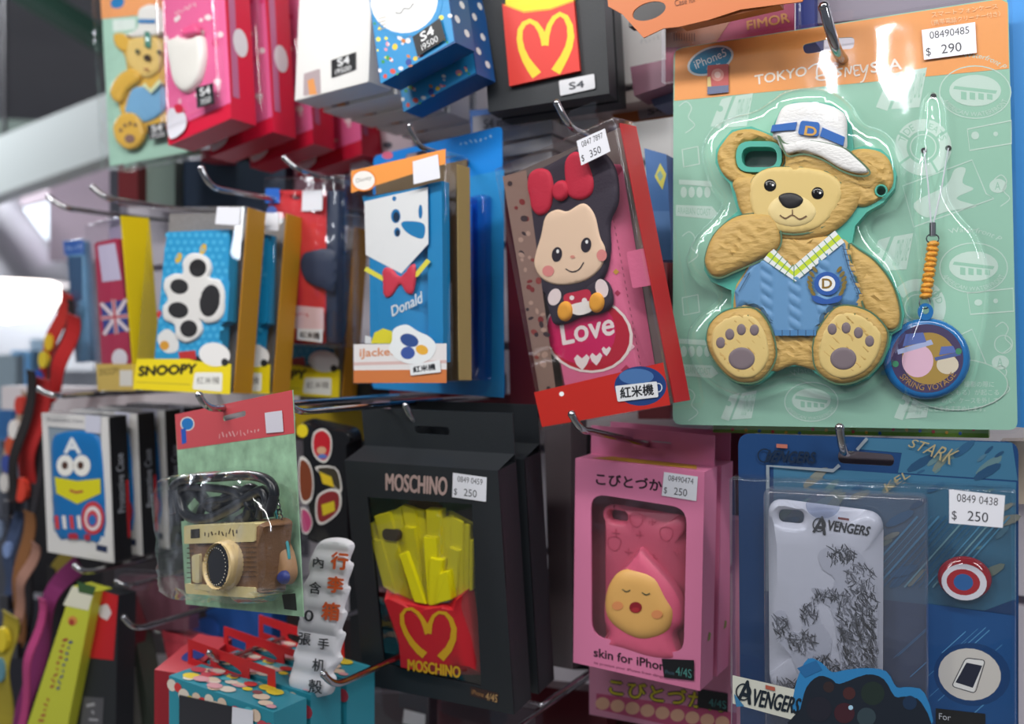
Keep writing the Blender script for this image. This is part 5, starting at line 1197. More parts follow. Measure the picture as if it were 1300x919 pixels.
def cartoon_box():
    t = Thing('packaged_phone_case', 'tilted blue patterned box with white oval and black tag', 'phone case', POSE['cartoon'])
    w, h = t.w, t.h; D = .022
    t.box('carton', mat('royal_blue_card', '#15508e', rough=.4), -w/2, w/2, 0, D, 0, h)
    Z = lambda a, b: (360 + a / 4.596, b / 4.596)
    p = Print(t, -.0002); p.poly([(456, -98), (548, -158), (576.5, 52), (483.5, 106)], '#2b90cc')
    R = random.Random(9); cols = ['#e8c83c', '#e0e4e8', '#d84c3c', '#3c9c4c', '#e89cac', '#c87c3c', '#f0e858', '#2c4c9c', '#e8e8ec']
    for i in range(110):
        u, v = R.random(), R.random() ** .6
        x = 458 + 92 * u + 26 * v; y = -98 - 60 * u + 204 * v + 8 * u; s = R.uniform(1.5, 4)
        p.ell(x, y, s, s * R.uniform(.6, 1.2), R.choice(cols), R.uniform(0, 90), up=(i % 8 == 0), n=8)
    p.ell(*Z(720, 20), 46, 42, '#2b90cc', -25); p.ell(*Z(705, 0), 43, 42, '#f2f1ee', -25)
    for i in range(4): p.line([Z(555, 110 + i * 22), Z(600, 100 + i * 20)], 1.2, '#9a9088', up=(i == 0))
    p.line(spline([Z(655, 75), Z(685, 78), Z(705, 50), Z(735, 52), Z(760, 20)], 3, False), 1.6, '#7a7c84')
    for a, b in ((840, 112), (595, 60)): p.ell(*Z(a, b), 4, 4, '#e6eef4', up=False)
    p.done('front_print')
    s = Print(t, -.0022); s.poly([Z(752, 215), Z(912, 105), Z(945, 228), Z(782, 330)], '#14181c'); s.text('S4', [Z(795, 195), Z(868, 150), Z(880, 195), Z(805, 245)], '#e8eaec', bold=.4); s.text('i9500', [Z(800, 262), Z(895, 205), Z(905, 240), Z(810, 295)], '#e8eaec'); s.done('model_sticker')
    dots = [(w/2 + .0003, y, z) for y, z in ()]
    V = []; F = []
    for i, (y, z) in enumerate([(.006, .02), (.014, .034), (.007, .048), (.016, .06), (.006, .074), (.015, .088), (.007, .1), (.015, .012)]):
        b = len(V); n = 12
        for k in range(n): V.append((w/2 + .0002, y + .003 * math.cos(2 * PI * k / n), z + .003 * math.sin(2 * PI * k / n)))
        F.append(tuple(b + k for k in range(n)))
    t.mesh('side_dots', (V, F), mat('dot_white', '#d8dce4'))
    return t
cb = cartoon_box()
copy_thing(cb, dx=-.007, dy=.030, dz=-.012, label='second blue patterned box under and behind the tilted one', skip=('model_sticker',))
def kitty_box():
    t = Thing('packaged_phone_case', 'red and pink window box with white rounded shape', 'phone case', POSE['kitty'])
    w, h = t.w, t.h; D = .028
    RC = mat('crimson_card', '#d41c3e', rough=.35)
    t.box('carton', RC, -w/2, w/2, .0012, D, 0, h)
    Z = lambda a, b: (100 + a / 4.177, b / 4.177)
    p = Print(t, .0010); p.poly([(204, -70), (278, -120), (293, 130), (212, 166)], '#ec6aa0'); p.done('pink_front')
    R = random.Random(4); q = Print(t, .0006)
    for i in range(30): x, y = 210 + 70 * R.random(), -60 + 200 * R.random(); q.ell(x, y, R.uniform(2, 5), R.uniform(2, 5), R.choice(['#f6e4e8', '#f0b8cc', '#e03c78']), up=(i % 6 == 0), n=10)
    q.scrib([Z(505, 60), Z(620, 5), Z(625, 35), Z(515, 90)], '#f2d8dc', 9); q.done('dot_print')
    t.puff('white_figure', mat('white_vinyl', '#f2f0ea', rough=.35), t.loop(spline([Z(480, 240), Z(520, 200), Z(600, 205), Z(660, 190), Z(678, 280), Z(660, 400), Z(620, 470), Z(570, 495), Z(520, 450), Z(495, 350)], 4), 0), .0008, .006, .005, grid=.008)
    t.puff('bow', mat('pink_vinyl', '#e4588c', rough=.35), t.loop(spline([Z(565, 160), Z(600, 140), Z(640, 130), Z(655, 180), Z(610, 195), Z(570, 200)], 4), -.002), -.0042, .003, .003)
    s = Print(t, -.0064); s.poly([Z(620, 465), Z(712, 440), Z(720, 550), Z(628, 575)], '#16181c'); s.text('S4', [Z(640, 470), Z(695, 455), Z(698, 495), Z(645, 510)], '#e8eaec', bold=.4); s.text('i9500', [Z(645, 525), Z(700, 508), Z(702, 540), Z(650, 560)], '#e8eaec'); s.done('model_sticker')
    g = Print(t, -.001); g.poly(spline([Z(470, 590), Z(520, 575), Z(565, 610), Z(565, 680), Z(510, 730), Z(475, 720)], 4), '#e8e6f0'); g.poly(spline([Z(505, 560), Z(540, 555), Z(555, 590), Z(520, 600)], 3), '#d41c3e'); g.done('corner_print')
    t.box('clear_window', CLEAR, -w/2 + .001, w/2 - .006, -.007, .001, .016, h - .004, bev=.002)
    V = []; n = 16; V = [(w/2 + .0004, .015 + .008 * math.cos(2 * PI * k / n), .072 + .013 * math.sin(2 * PI * k / n)) for k in range(n)]
    t.mesh('side_print', (V, [tuple(range(n))]), mat('side_white', '#dcd8dc'))
    t.mesh('side_window', ([(w/2 + .0003, .004, .02), (w/2 + .0003, .011, .02), (w/2 + .0003, .011, h * .8), (w/2 + .0003, .004, h * .8)], [(0, 1, 2, 3)]), mat('side_mauve', '#b86c90', rough=.2))
    return t
kb = kitty_box()
copy_thing(kb, dx=.004, dy=.042, dz=-.003, label='second red and pink box in its row, white oval on its side', skip=('model_sticker',))
copy_thing(kb, dx=.010, dy=.084, dz=-.006, label='third red and pink box in its row, nearest the white stack', skip=('model_sticker',))
copy_thing(kb, dx=.030, dy=.126, dz=-.012, label='fourth red and pink box, mostly hidden behind the white stack', skip=('model_sticker', 'clear_window'))
def small_bear():
    t = Thing('packaged_phone_case', 'flat teddy bear case on pale green card, top left corner', 'phone case', POSE['smallbear'])
    w, h = t.w, t.h
    t.box('backing_card', mat('pale_green_card', '#a9d3c0', rough=.45), -w/2, w/2, 0, .001, 0, h)
    Z = lambda a, b: (100 + a / 4.177, b / 4.177)
    p = Print(t, -.0002); p.poly([(126, -28), (227, -58), (231, 14), (129, 24)], '#f2a468'); p.ell(*Z(205, 15), 9, 7, '#1f7fc0', -20); p.poly([Z(180, 105), Z(300, 98), Z(302, 155), Z(182, 168)], '#dfeee8'); p.done('card_print')
    TY = mat('yellow_tan_vinyl', '#e2b448', rough=.4)
    y = -.004
    t.puff('body', TY, t.loop(spline([Z(200, 190), Z(330, 190), Z(440, 210), Z(450, 380), Z(470, 560), Z(440, 700), Z(330, 700), Z(240, 640), Z(200, 540), Z(240, 420), Z(235, 300), Z(190, 240)], 4), y), y + .0035, .002, .003)
    t.puff('ear', TY, t.loop(spline([Z(180, 180), Z(215, 172), Z(262, 190), Z(275, 240), Z(240, 275), Z(200, 255), Z(180, 220)], 4), y), y + .003, .003, .003)
    t.puff('head', mat('pale_tan_vinyl', '#e8c878', rough=.4), t.loop(spline([Z(262, 230), Z(300, 195), Z(400, 190), Z(450, 250), Z(440, 350), Z(400, 400), Z(350, 415), Z(290, 380), Z(255, 320)], 4), y), y + .002, .004, .004)
    t.puff('arm', TY, t.loop(spline([Z(250, 375), Z(300, 370), Z(335, 400), Z(320, 440), Z(265, 480), Z(230, 545), Z(195, 540), Z(172, 490), Z(200, 420)], 4), y), y + .001, .005, .004)
    t.puff('vest', mat('vest_pale_blue', '#7ab2dc', rough=.4), t.loop(spline([Z(275, 480), Z(340, 455), Z(390, 470), Z(440, 440), Z(470, 540), Z(440, 600), Z(350, 650), Z(290, 610), Z(240, 600)], 4), y), y + .002, .003, .003)
    t.puff('foot', TY, t.loop(spline([Z(195, 660), Z(235, 605), Z(290, 600), Z(335, 640), Z(355, 720), Z(320, 780), Z(265, 795), Z(215, 760), Z(195, 710)], 4), y), y, .004, .003)
    t.puff('hat', mat('hat_white_vinyl', '#eeeeea', rough=.4), t.loop(spline([Z(240, 185), Z(310, 150), Z(315, 60), Z(360, 25), Z(420, 30), Z(455, 90), Z(470, 160), Z(400, 190), Z(300, 200)], 4), y - .002), y - .0005, .003, .003)
    q = Print(t, y - .0045); q.line([Z(315, 112), Z(405, 112)], 5, '#3f86c4'); q.ell(*Z(310, 272), 2.6, 3, '#46503c'); q.ell(*Z(362, 305), 4.5, 4, '#3c2c20', up=False); q.ell(*Z(425, 275), 2.6, 3, '#46503c', up=False); q.line([Z(345, 365), Z(370, 368)], 2, '#a8583c')
    q.line([Z(345, 445), Z(380, 485), Z(435, 425)], 5, '#dfe8b8')
    for a, b in ((222, 690), (245, 665), (272, 655), (300, 662)): q.ell(*Z(a, b), 2.2, 2.6, '#8c6c4c', up=False)
    q.ell(*Z(270, 735), 6.5, 5.5, '#8c6c60'); q.done('face_print')
    ch = t.puff('camera_hole', mat('hole_teal', '#3c8472'), t.loop(rounded([Z(345, 165), Z(382, 165), Z(382, 260), Z(348, 250)], 3), y - .003), y - .0025, .0015, .002)
    s = Print(t, -.0072); s.poly([Z(360, 665), Z(462, 645), Z(462, 725), Z(372, 745)], '#16181c'); s.text('S4', [Z(385, 668), Z(440, 655), Z(442, 690), Z(388, 702)], '#e8eaec', bold=.4); s.text('i9500', [Z(382, 710), Z(455, 695), Z(455, 722), Z(384, 738)], '#e8eaec'); s.done('model_sticker')
    t.box('clear_bag', CLEAR_CRINKLE, -w/2 - .004, w/2 + .004, -.010, .004, -.004, h + .006, bev=.003)
    return t
sb = small_bear()
copy_thing(sb, dx=-.012, dy=.03, dz=.004, label='bagged bear card directly behind the top left bear', skip=('model_sticker',))

# ------------------------------------------------------------------ orange carton and magenta card above the bear card
def orange_carton():
    t = Thing('packaged_phone_case', 'orange carton with dark oval hang hole, above the bear card', 'phone case', pose_at(880, 50, .60, .12, .05, rz=0))
    OC = mat('orange_card', '#c8703a', rough=.45)
    hole = t.loop(ell(824, 14, 22, 11, -18, 24), .0)
    face = t.loop([(770, -20), (1060, -60), (1018, 2), (985, 6), (940, 12), (900, 25), (862, 34), (842, 36), (817, 48), (790, 18), (772, 8)], .0)
    t.plate('hang_tab', OC, face, 0, .0012, [hole])
    t.mesh('carton', (lambda a, b: ([(a[0], .002, a[1]), (b[0], .002, b[1]), (b[0], .012, b[1]), (a[0], .012, a[1]), (a[0], .002, a[1] + .04), (b[0], .002, b[1] + .04), (b[0], .012, b[1] + .04), (a[0], .012, a[1] + .04)], [(0, 1, 2, 3), (4, 5, 6, 7), (0, 1, 5, 4), (1, 2, 6, 5), (2, 3, 7, 6), (3, 0, 4, 7)]))(t.L(865, 34, .002), t.L(990, 6, .002)), OC)
    p = Print(t, -.0003); p.text('Case for', [(856, 0), (884, -5), (884, 2), (857, 8)], '#7a4020'); p.done('front_print'); return t
orange_carton()
def brown_carton():
    t = Thing('packaged_phone_case', 'brownish carton tucked under the orange one, left of lettering', 'phone case', pose_at(900, 90, .668, .11, .10))
    t.box('carton', mat('cocoa_card', '#8a5a48', rough=.6), -.06, .004, 0, .02, .006, .09)
    return t
def magenta_card():
    t = Thing('packaged_phone_case', 'magenta card with gold capital letters in clear sleeve', 'phone case', pose_at(930, 95, .655, .11, .10))
    t.box('backing_card', mat('magenta_card', '#8c2c50', rough=.4), t.L(845, 0)[0], t.L(1008, 0)[0], 0, .002, .0, .12)
    p = Print(t, -.0003); p.poly([(845, 20), (975, -20), (925, 30), (905, 60), (845, 60)], '#8e5c48'); p.text('FIMOR', [(948, 27), (1001, 16), (1003, 28), (949, 38)], '#a8703c', bold=.5)
    for i in range(9): p.line([(856 + i * 3.2, 42), (856 + i * 3.2, 52)], 1.2, '#4c302c', up=(i == 0))
    p.done('card_print'); t.box('clear_sleeve', CLEAR, t.L(843, 0)[0], t.L(1016, 0)[0], -.006, .004, .0, .12, bev=.001); return t
magenta_card()
# ------------------------------------------------------------------ packs that show in the gaps
def simple_pack(label, quad, Y, col, d=.02, prints=(), stick=None, name='packaged_accessory', rough=.45, clear=False, side=None, group=None, cat='package'):
    """carton whose front quad (TL,TR,BR,BL pixels) stands on the vertical plane y = Y"""
    bl = at(*quad[3], Y); br = at(*quad[2], Y); o = (bl + br) / 2
    t = Thing(name, label, cat, (o.x, o.y, min(bl.z, br.z), 0, 0, 0, .1, .1), group)
    m = mat('card_' + col.strip('#'), col, rough=rough)
    lp = t.loop(quad, 0)
    t.plate('carton', m, lp, 0, d)
    if prints:
        p = Print(t, -.0003)
        for f in prints: f(p)
        p.done('front_print')
    if stick: price(t, stick, -.0012)
    if clear:
        xs = [p[0] for p in lp]; zs = [p[1] for p in lp]
        t.box('clear_sleeve', CLEAR, min(xs) - .001, max(xs) + .001, -.004, d + .001, min(zs) - .001, max(zs) + .001, bev=.001)
    return t
P = lambda q, c: (lambda p: p.poly(q, c))
Tx = lambda s, q, c, b=0: (lambda p: p.text(s, q, c, bold=b))
simple_pack('blue packet with yellow diamond mark right of the doll box', [(818, 188), (846, 196), (853, 330), (828, 330)], .66, '#4470ac', prints=[P([(838, 207), (846, 221), (841, 241), (831, 224)], '#d8d060'), P([(822, 268), (850, 268), (853, 330), (828, 330)], '#5c84bc'), P([(834, 222), (838, 216), (842, 224), (838, 230)], '#8cb0a8')])
simple_pack('dark grey card added behind the hole of the orange carton', [(798, -14), (856, -20), (856, 26), (798, 34)], .635, '#3c3c3e', d=.01)  # dark card added behind the hole to darken it
simple_pack('bright white carton above and right of the doll box', [(762, 24), (862, 0), (872, 92), (770, 112)], .735, '#eceae8', d=.04, prints=[(lambda p: p.scrib([(812, 48), (838, 44), (838, 52), (812, 56)], '#d8d8d8', 5))])
simple_pack('mauve carton between the black box and the bear card', [(800, 85), (870, 70), (870, 100), (805, 122)], .70, '#8c5c70', d=.03)
simple_pack('grey blue carton under the mauve one', [(815, 100), (880, 88), (880, 122), (830, 135)], .72, '#6c7898', d=.03)
simple_pack('pale carton with shaded underside below the black boxes', [(690, 130), (850, 108), (830, 126), (700, 146)], .74, '#c8bcb8', d=.06)
simple_pack('orange carton with grey tag behind the doll box top', [(770, 130), (880, 108), (880, 172), (790, 176)], .765, '#c8703c', d=.04, prints=[P([(808, 132), (868, 122), (868, 144), (812, 152)], '#a89898'), Tx('S4', [(822, 138), (842, 134), (842, 142), (823, 146)], '#5c5458', .4)])
simple_pack('large white carton glowing left of the bear card', [(800, 156), (856, 148), (856, 262), (812, 265)], .715, '#efeeec', d=.03)
simple_pack('dark red carton between doll box and bear card', [(845, 205), (880, 205), (880, 530), (850, 530)], .69, '#7c2630', d=.03)
simple_pack('maroon carton behind the doll box on its right', [(800, 260), (860, 260), (870, 532), (810, 532)], .745, '#6c2028', d=.03)
simple_pack('lime green and red sprinkled packet under the bear card', [(905, 535), (1255, 541), (1255, 556), (905, 549)], .68, '#7ba040', d=.012, prints=[(lambda p: [p.ell(930 + i * 17, 545 + (i * 7 % 6), 2.2, 2.2, ['#c83c3c', '#e0a838', '#3c6cb0'][i % 3], up=(i == 0), n=8) for i in range(19)])])
simple_pack('bright azure carton at the right edge behind the bear card', [(1262, -20), (1330, -30), (1330, 545), (1262, 540)], .665, '#3d94e0', d=.02)
simple_pack('cream carton at the right edge below the bear card', [(1270, 560), (1320, 560), (1320, 640), (1270, 640)], .70, '#b8a898', d=.03)
simple_pack('navy packet above the bear card left of the clear pack', [(1010, -20), (1034, -20), (1034, 52), (1010, 56)], .68, '#2c3c88', d=.03)
simple_pack('grey clear topped pack above the bear card', [(1036, -20), (1270, -30), (1270, 8), (1036, 30)], .69, '#8c8494', d=.03, clear=True)
# white bundle left of the doll box top
for i, (y0, lab) in enumerate(((178, 'topmost of the white flat cartons left of the doll box'), (198, 'second of the white flat cartons left of the doll box'), (218, 'lowest of the white flat cartons left of the doll box'))):
    simple_pack(lab, [(636, y0 - 12), (700, y0 - 26), (702, y0 - 10), (636, y0 + 2)], .70 + i * .0, '#e4dede', d=.05, group='white flat cartons beside the doll box')
simple_pack('white upright carton left of the doll box', [(655, 150), (682, 146), (686, 205), (655, 215)], .76, '#dcd4d8', d=.02)
simple_pack('cream upright carton next to the clear hang tab', [(684, 140), (702, 138), (702, 205), (690, 210)], .755, '#e8e0d8', d=.02)
simple_pack('white shining carton seen through the clear hang tab', [(704, 132), (760, 122), (760, 200), (704, 205)], .77, '#f0f0f0', d=.02)
simple_pack('grey tagged carton below the black fries box', [(600, 148), (660, 140), (662, 166), (600, 172)], .715, '#b8b4bc', d=.03, prints=[Tx('S4 mini', [(614, 152), (654, 147), (654, 158), (614, 163)], '#68686c', .3)])
simple_pack('blue carton edge above the blue blister pack', [(596, 140), (622, 138), (622, 168), (598, 170)], .725, '#1c70c8', d=.02)
simple_pack('mauve grey carton below the blue patterned boxes', [(520, 120), (620, 100), (620, 165), (530, 175)], .80, '#8c7078', d=.03)
simple_pack('pinkish white carton behind the sailor box, above', [(455, 170), (530, 160), (530, 230), (455, 235)], .78, '#cfc0c8', d=.03, prints=[(lambda p: [p.ell(470, 176, 6, 6, '#b05048'), p.ell(472, 196, 7, 7, '#9c8c7c'), p.ell(492, 184, 6, 4, '#3c4454')])])
simple_pack('white rolled carton left of the sailor box top', [(448, 155), (462, 152), (462, 226), (444, 226)], .765, '#e6e4ec', d=.02)
# right of blue pack
simple_pack('maroon carton right of the blue blister pack', [(640, 214), (668, 210), (690, 522), (648, 525)], .72, '#6e2430', d=.03)
simple_pack('dull mauve carton beside the tilted doll box', [(655, 300), (690, 300), (700, 530), (668, 530)], .75, '#7c5060', d=.02)
simple_pack('teal blue carton low beside the doll box', [(655, 430), (700, 430), (700, 528), (660, 528)], .735, '#1f74b8', d=.012)
simple_pack('dark red flat carton below the blue blister pack', [(470, 488), (660, 502), (660, 524), (470, 512)], .77, '#8c2c34', d=.03)
simple_pack('pale pink flat carton below the dark red one', [(458, 508), (560, 514), (560, 528), (460, 524)], .745, '#c8a8b4', d=.02)
# row behind: dark reds under the pink boxes
R = random.Random(21)
for i, (x0, y0, x1, y1, c, lab) in enumerate([(255, 190, 345, 205, '#a02038', 'crimson carton under the red and pink row, left'), (300, 150, 440, 212, '#982034', 'crimson carton beneath the white stack'), (385, 90, 450, 215, '#a8283c', 'dark pink carton left under the white boxes'), (150, 205, 175, 260, '#702428', 'small maroon carton under the top left bear'), (176, 200, 222, 262, '#7c8c84', 'grey green carton behind the paw box hook'), (218, 205, 300, 262, '#2c3c54', 'slate blue carton above the paw print box'), (300, 200, 362, 268, '#24344c', 'dark navy carton left of the wallet hook'), (360, 215, 452, 262, '#8c5c6c', 'dusty pink carton above the red wallet')]):
    simple_pack(lab, [(x0, y0), (x1, y0 - 4), (x1, y1), (x0, y1)], .80 + (i % 3) * .012, c, d=.02)
# between paw box and wallet and under it
simple_pack('mustard carton between the paw box and the wallet bag', [(322, 262), (345, 262), (345, 505), (312, 505)], .815, '#4c4434', d=.02)
def protect_box():
    return simple_pack('black carton with blue cutaway and orange lettering under the wallet', [(366, 440), (470, 452), (470, 510), (368, 498)], .74, '#1f2524', d=.03, prints=[P([(385, 446), (417, 449), (423, 482), (392, 479), (386, 466)], '#1f74b4'), P([(388, 446), (414, 448), (412, 457), (392, 456)], '#b88048'), Tx('Protective Case', [(377, 482), (434, 491), (434, 497), (377, 489)], '#d08c68', .4), P([(424, 448), (445, 450), (442, 480), (430, 476)], '#3c6c3c'), P([(430, 452), (438, 456), (436, 468), (428, 464)], '#c8c0c8'), P([(366, 440), (470, 452), (470, 456), (366, 445)], '#3c6c54')])
protect_box()
simple_pack('flat yellow carton behind the black stickered case', [(372, 514), (470, 522), (470, 560), (376, 552)], .80, '#d8b820', d=.04)
simple_pack('long black carton between stickered case and fries box', [(436, 560), (475, 560), (480, 860), (446, 850)], .76, '#181a1e', d=.02)
simple_pack('dull grey carton behind the stickered case', [(380, 500), (470, 505), (470, 519), (380, 512)], .79, '#4c4438', d=.02)
simple_pack('grey brown tall carton between the black box and pink box', [(690, 518), (724, 520), (727, 850), (700, 845)], .70, '#6e6468', d=.03)
simple_pack('dark grey filler carton right behind the grey brown one', [(726, 545), (760, 545), (760, 850), (728, 850)], .78, '#2c2c30', d=.02)  # dark filler added to hide the bright wall in this gap
simple_pack('maroon carton between the pink box and the blue card', [(895, 545), (945, 548), (945, 900), (895, 890)], .735, '#5c2230', d=.03, stick=[(912, 612), (920, 612), (919, 640), (911, 640)])
# extra packs added in dark colours to darken the gaps under the lower row
for i, (q, Y, c, lab) in enumerate([([(430, 862), (560, 880), (560, 1000), (430, 1000)], .78, '#3c3c44', 'smoky grey packet under the black fries box, left'), ([(540, 880), (660, 890), (660, 1000), (540, 1000)], .77, '#4a2630', 'dark maroon packet under the black fries box, right'), ([(650, 868), (770, 880), (770, 1000), (650, 1000)], .76, '#5a1c28', 'deep red packet between fries box and pink box'), ([(760, 890), (940, 900), (940, 1000), (760, 1000)], .80, '#4c2c2c', 'brown packet under the pink packages'), ([(130, 640), (240, 650), (240, 830), (130, 830)], .80, '#3a3438', 'dark carton under the white framed boxes'), ([(225, 760), (470, 790), (470, 1000), (225, 1000)], .80, '#34282c', 'dark carton behind the red topped boxes')]):
    simple_pack(lab, q, Y, c, d=.02, rough=.3)
for i, (q, Y, lab) in enumerate([([(440, 880), (545, 880), (545, 960), (440, 960)], .70, 'clear packet under the fries box with white tag'), ([(560, 890), (680, 900), (680, 990), (560, 990)], .69, 'clear packet beside the rod under the fries box'), ([(150, 730), (240, 735), (240, 800), (158, 800)], .66, 'clear packet with pink contents under the white framed boxes')]):
    t = simple_pack(lab, q, Y, ['#4c4850', '#54303c', '#6c4450'][i], d=.012, clear=True, stick=[(513, 900), (540, 907), (540, 925), (511, 918)] if i == 0 else None)
hook((640, 930), (655, 925), .62, 'chrome rod crossing under the second fries box', r=.0016)
hook((148, 738), (160, 745), .62, 'dark steel hook under the white framed boxes', r=.0024)
hook((158, 784), (170, 800), .575, 'chrome hook above the red box with blue oval', r=.0024)
hook((95, 718), (106, 728), .60, 'chrome hook above the yellow strap box', r=.0024)
hook((686, 895), (694, 890), .64, 'thin rod under the pink box left side', r=.0014)

# ------------------------------------------------------------------ red topped boxes with teal bubble pattern
def bubble_box():
    t = Thing('packaged_phone_case', 'red header box with teal bubble pattern, in front, bottom', 'phone case', pose_at(283, 960, .50, .09, .1, rz=-4))
    Z = lambda a, b: (160 + a / 4.0625, 700 + b / 4.0625)
    D = .030
    fl = t.L(214, 860, 0); fr = t.L(350, 915, 0)
    RD_ = mat('header_red', '#cc242a', rough=.4)
    top = t.loop([Z(325, 450), Z(770, 610), Z(775, 790), Z(325, 600)], D)
    h1 = t.loop(rounded([Z(345, 500), Z(440, 540), Z(440, 588), Z(345, 550)], 1), D); h2 = t.loop(rounded([Z(638, 600), Z(735, 632), Z(735, 695), Z(638, 660)], 1), D); h3 = t.loop(spline([Z(478, 560), Z(530, 570), Z(595, 615), Z(592, 635), Z(520, 610), Z(478, 585)], 3), D)
    t.plate('header_panel', RD_, top, D - .001, D, [h1, h2, h3])
    a = t.L(*Z(222, 640), 0); b = t.L(*Z(762, 830), 0)
    x0, x1 = a[0], b[0]; z0 = a[1]; z1 = b[1]
    V = [(x0, 0, z0), (x1, 0, z1), (x1, D, z1 + .001), (x0, D, z0 + .001), (x0, 0, -.05), (x1, 0, -.05), (x1, D, -.05), (x0, D, -.05)]
    t.mesh('carton', (V, [(0, 1, 2, 3), (4, 5, 6, 7), (0, 1, 5, 4), (1, 2, 6, 5), (2, 3, 7, 6), (3, 0, 4, 7)]), mat('teal_card', '#2f94a8', rough=.4))
    R = random.Random(8); n = 12; VV = []; FF = []; cols = []
    p = Print(t, 0, loc=True); mm = ['#d83c3c', '#ece0d0', '#e4a8b0', '#f0d83c', '#5cc0cc', '#c84858', '#e8d0b8', '#8c4c50']
    # bubbles on the lid
    bv = []; bf = []; cc = []
    for i in range(34):
        u, v = R.uniform(.05, .95), R.uniform(.1, .9); cx = x0 + (x1 - x0) * u; cy = D * v; cz = z0 + (z1 - z0) * u + .0004 + .001 * v + i * 2e-5; r = R.uniform(.004, .0075); s = (z1 - z0) / (x1 - x0)
        b0 = len(bv); bv += [(cx + r * math.cos(2*PI*k/n), cy + r * .7 * math.sin(2*PI*k/n), cz + s * r * math.cos(2*PI*k/n)) for k in range(n)]; bf.append(tuple(b0 + k for k in range(n))); cc.append(lin(R.choice(mm)))
    for i in range(16):
        u, v = (i + .5) / 16, R.uniform(.0, .010); cx = x0 + (x1 - x0) * u; cz = z0 + (z1 - z0) * u - .004 - v; r = R.uniform(.004, .0065)
        b0 = len(bv); bv += [(cx + r * math.cos(2*PI*k/n), -.0003 - i * 2e-5, cz + r * .85 * math.sin(2*PI*k/n)) for k in range(n)]; bf.append(tuple(b0 + k for k in range(n))); cc.append(lin(R.choice(mm)))
    p.V, p.F, p.C = bv, bf, cc; p.done('bubble_print')
    g = t.loop([Z(275, 740), Z(545, 800), Z(545, 1000), Z(275, 1000)], -.001); t.plate('window_film', mat('dark_window', '#33343a', rough=.15), g, -.0012, -.0004)
    price(t, [Z(548, 800), Z(655, 820), Z(655, 900), Z(545, 890)], -.0014)
    return t
bb = bubble_box()
copy_thing(bb, dx=.0, dy=.034, dz=.002, label='red header bubble box behind the front one, left of the paper sign')
copy_thing(bb, dx=.002, dy=.068, dz=.004, label='red header bubble box behind the paper sign')
hook((266, 829), (276, 842), .53, 'chrome hook through the red header of the bubble box', r=.0022)
simple_pack('blue carton below the toy camera card', [(262, 768), (345, 778), (345, 830), (262, 825)], .70, '#1c4c90', d=.02, prints=[(lambda p: p.ell(262, 800, 17, 16, '#2c60b8'))])

# red box with blue oval
def red_lid_box():
    t = Thing('packaged_phone_case', 'tall red box with blue oval on its lid, bottom left', 'phone case', pose_at(215, 960, .52, .06, .12, rz=6))
    C_ = mat('coral_lid', '#d04a54', rough=.35)
    q = [t.L(197, 845, 0), t.L(232, 838, 0)]
    a = t.L(196, 850, 0); b = t.L(238, 842, 0); D = .055
    x0, x1, z0 = a[0], b[0], a[1]
    V = [(x0, 0, z0), (x1, 0, z0), (x1 - .004, D, z0 + .012), (x0 - .006, D, z0 + .012)]
    t.mesh('lid', (V, [(0, 1, 2, 3)]), C_)
    V = [(x0, 0, z0), (x1, 0, z0), (x1 - .004, D, z0 + .012), (x0 - .006, D, z0 + .012), (x0, 0, -.06), (x1, 0, -.06), (x1 - .004, D, -.06), (x0 - .006, D, -.06)]
    t.mesh('carton', (V, [(0, 1, 5, 4), (1, 2, 6, 5), (2, 3, 7, 6), (3, 0, 4, 7)]), mat('box_red', '#a02430', rough=.4))
    n = 20; cx, cy = (x0 + x1) / 2, D * .45
    t.mesh('oval_print', ([(cx + .009 * math.cos(2*PI*k/n), cy + .009 * math.sin(2*PI*k/n), z0 + .012 * (cy + .009 * math.sin(2*PI*k/n)) / D + .0004) for k in range(n)], [tuple(range(n))]), mat('oval_blue', '#2c3c8c'))
    return t
red_lid_box()
copyr = simple_pack('red carton with small blue dot right of the tall red box', [(205, 800), (250, 815), (250, 860), (215, 850)], .66, '#b8404c', d=.02)

# boxes for straps leaning at the lower left
def strap_box(label, pts, Y, m, prs, d=.02):
    o = at(pts[-1][0], pts[-1][1], Y); t = Thing('packaged_strap', label, 'strap', (o.x, o.y, o.z, 0, 0, 0, .05, .2))
    t.plate('carton', m, t.loop(pts, 0), 0, d)
    p = Print(t, -.0003)
    for f in prs: f(p)
    p.done('front_print'); return t
strap_box('long lime yellow box with red and blue lettering, leaning at lower left', [(92, 744), (119, 752), (78, 960), (22, 960)], .60, mat('lime_card', '#c8cc3c', rough=.45), [P([(92, 744), (119, 752), (112, 775), (80, 768)], '#e4e2cc'), P([(98, 738), (122, 745), (118, 756), (100, 752)], '#3c5c34'), (lambda p: p.ell(92, 788, 6, 6, '#d89048')), (lambda p: p.ell(91, 790, 3.5, 4, '#a83c2c')), (lambda p: p.scrib([(62, 874), (80, 808), (87, 809), (68, 876)], '#a8283c', 9)), (lambda p: p.scrib([(70, 876), (88, 811), (93, 812), (76, 878)], '#2c3c84', 9)), (lambda p: p.scrib([(46, 924), (58, 884), (64, 885), (54, 925)], '#b02c3c', 6))])
strap_box('red topped black strap box beside the lime yellow one', [(119, 747), (150, 756), (146, 960), (92, 960)], .61, BLACKCARD, [P([(119, 747), (150, 756), (144, 838), (106, 834)], '#c41e28'), P(rounded([(125, 770), (136, 766), (142, 778), (136, 788), (126, 782)], 3), '#d8d0d0'), P([(106, 884), (132, 886), (128, 960), (98, 960)], '#55555a'), (lambda p: p.scrib([(104, 956), (109, 890), (127, 890), (122, 956)], '#a8a8ac', 7))])
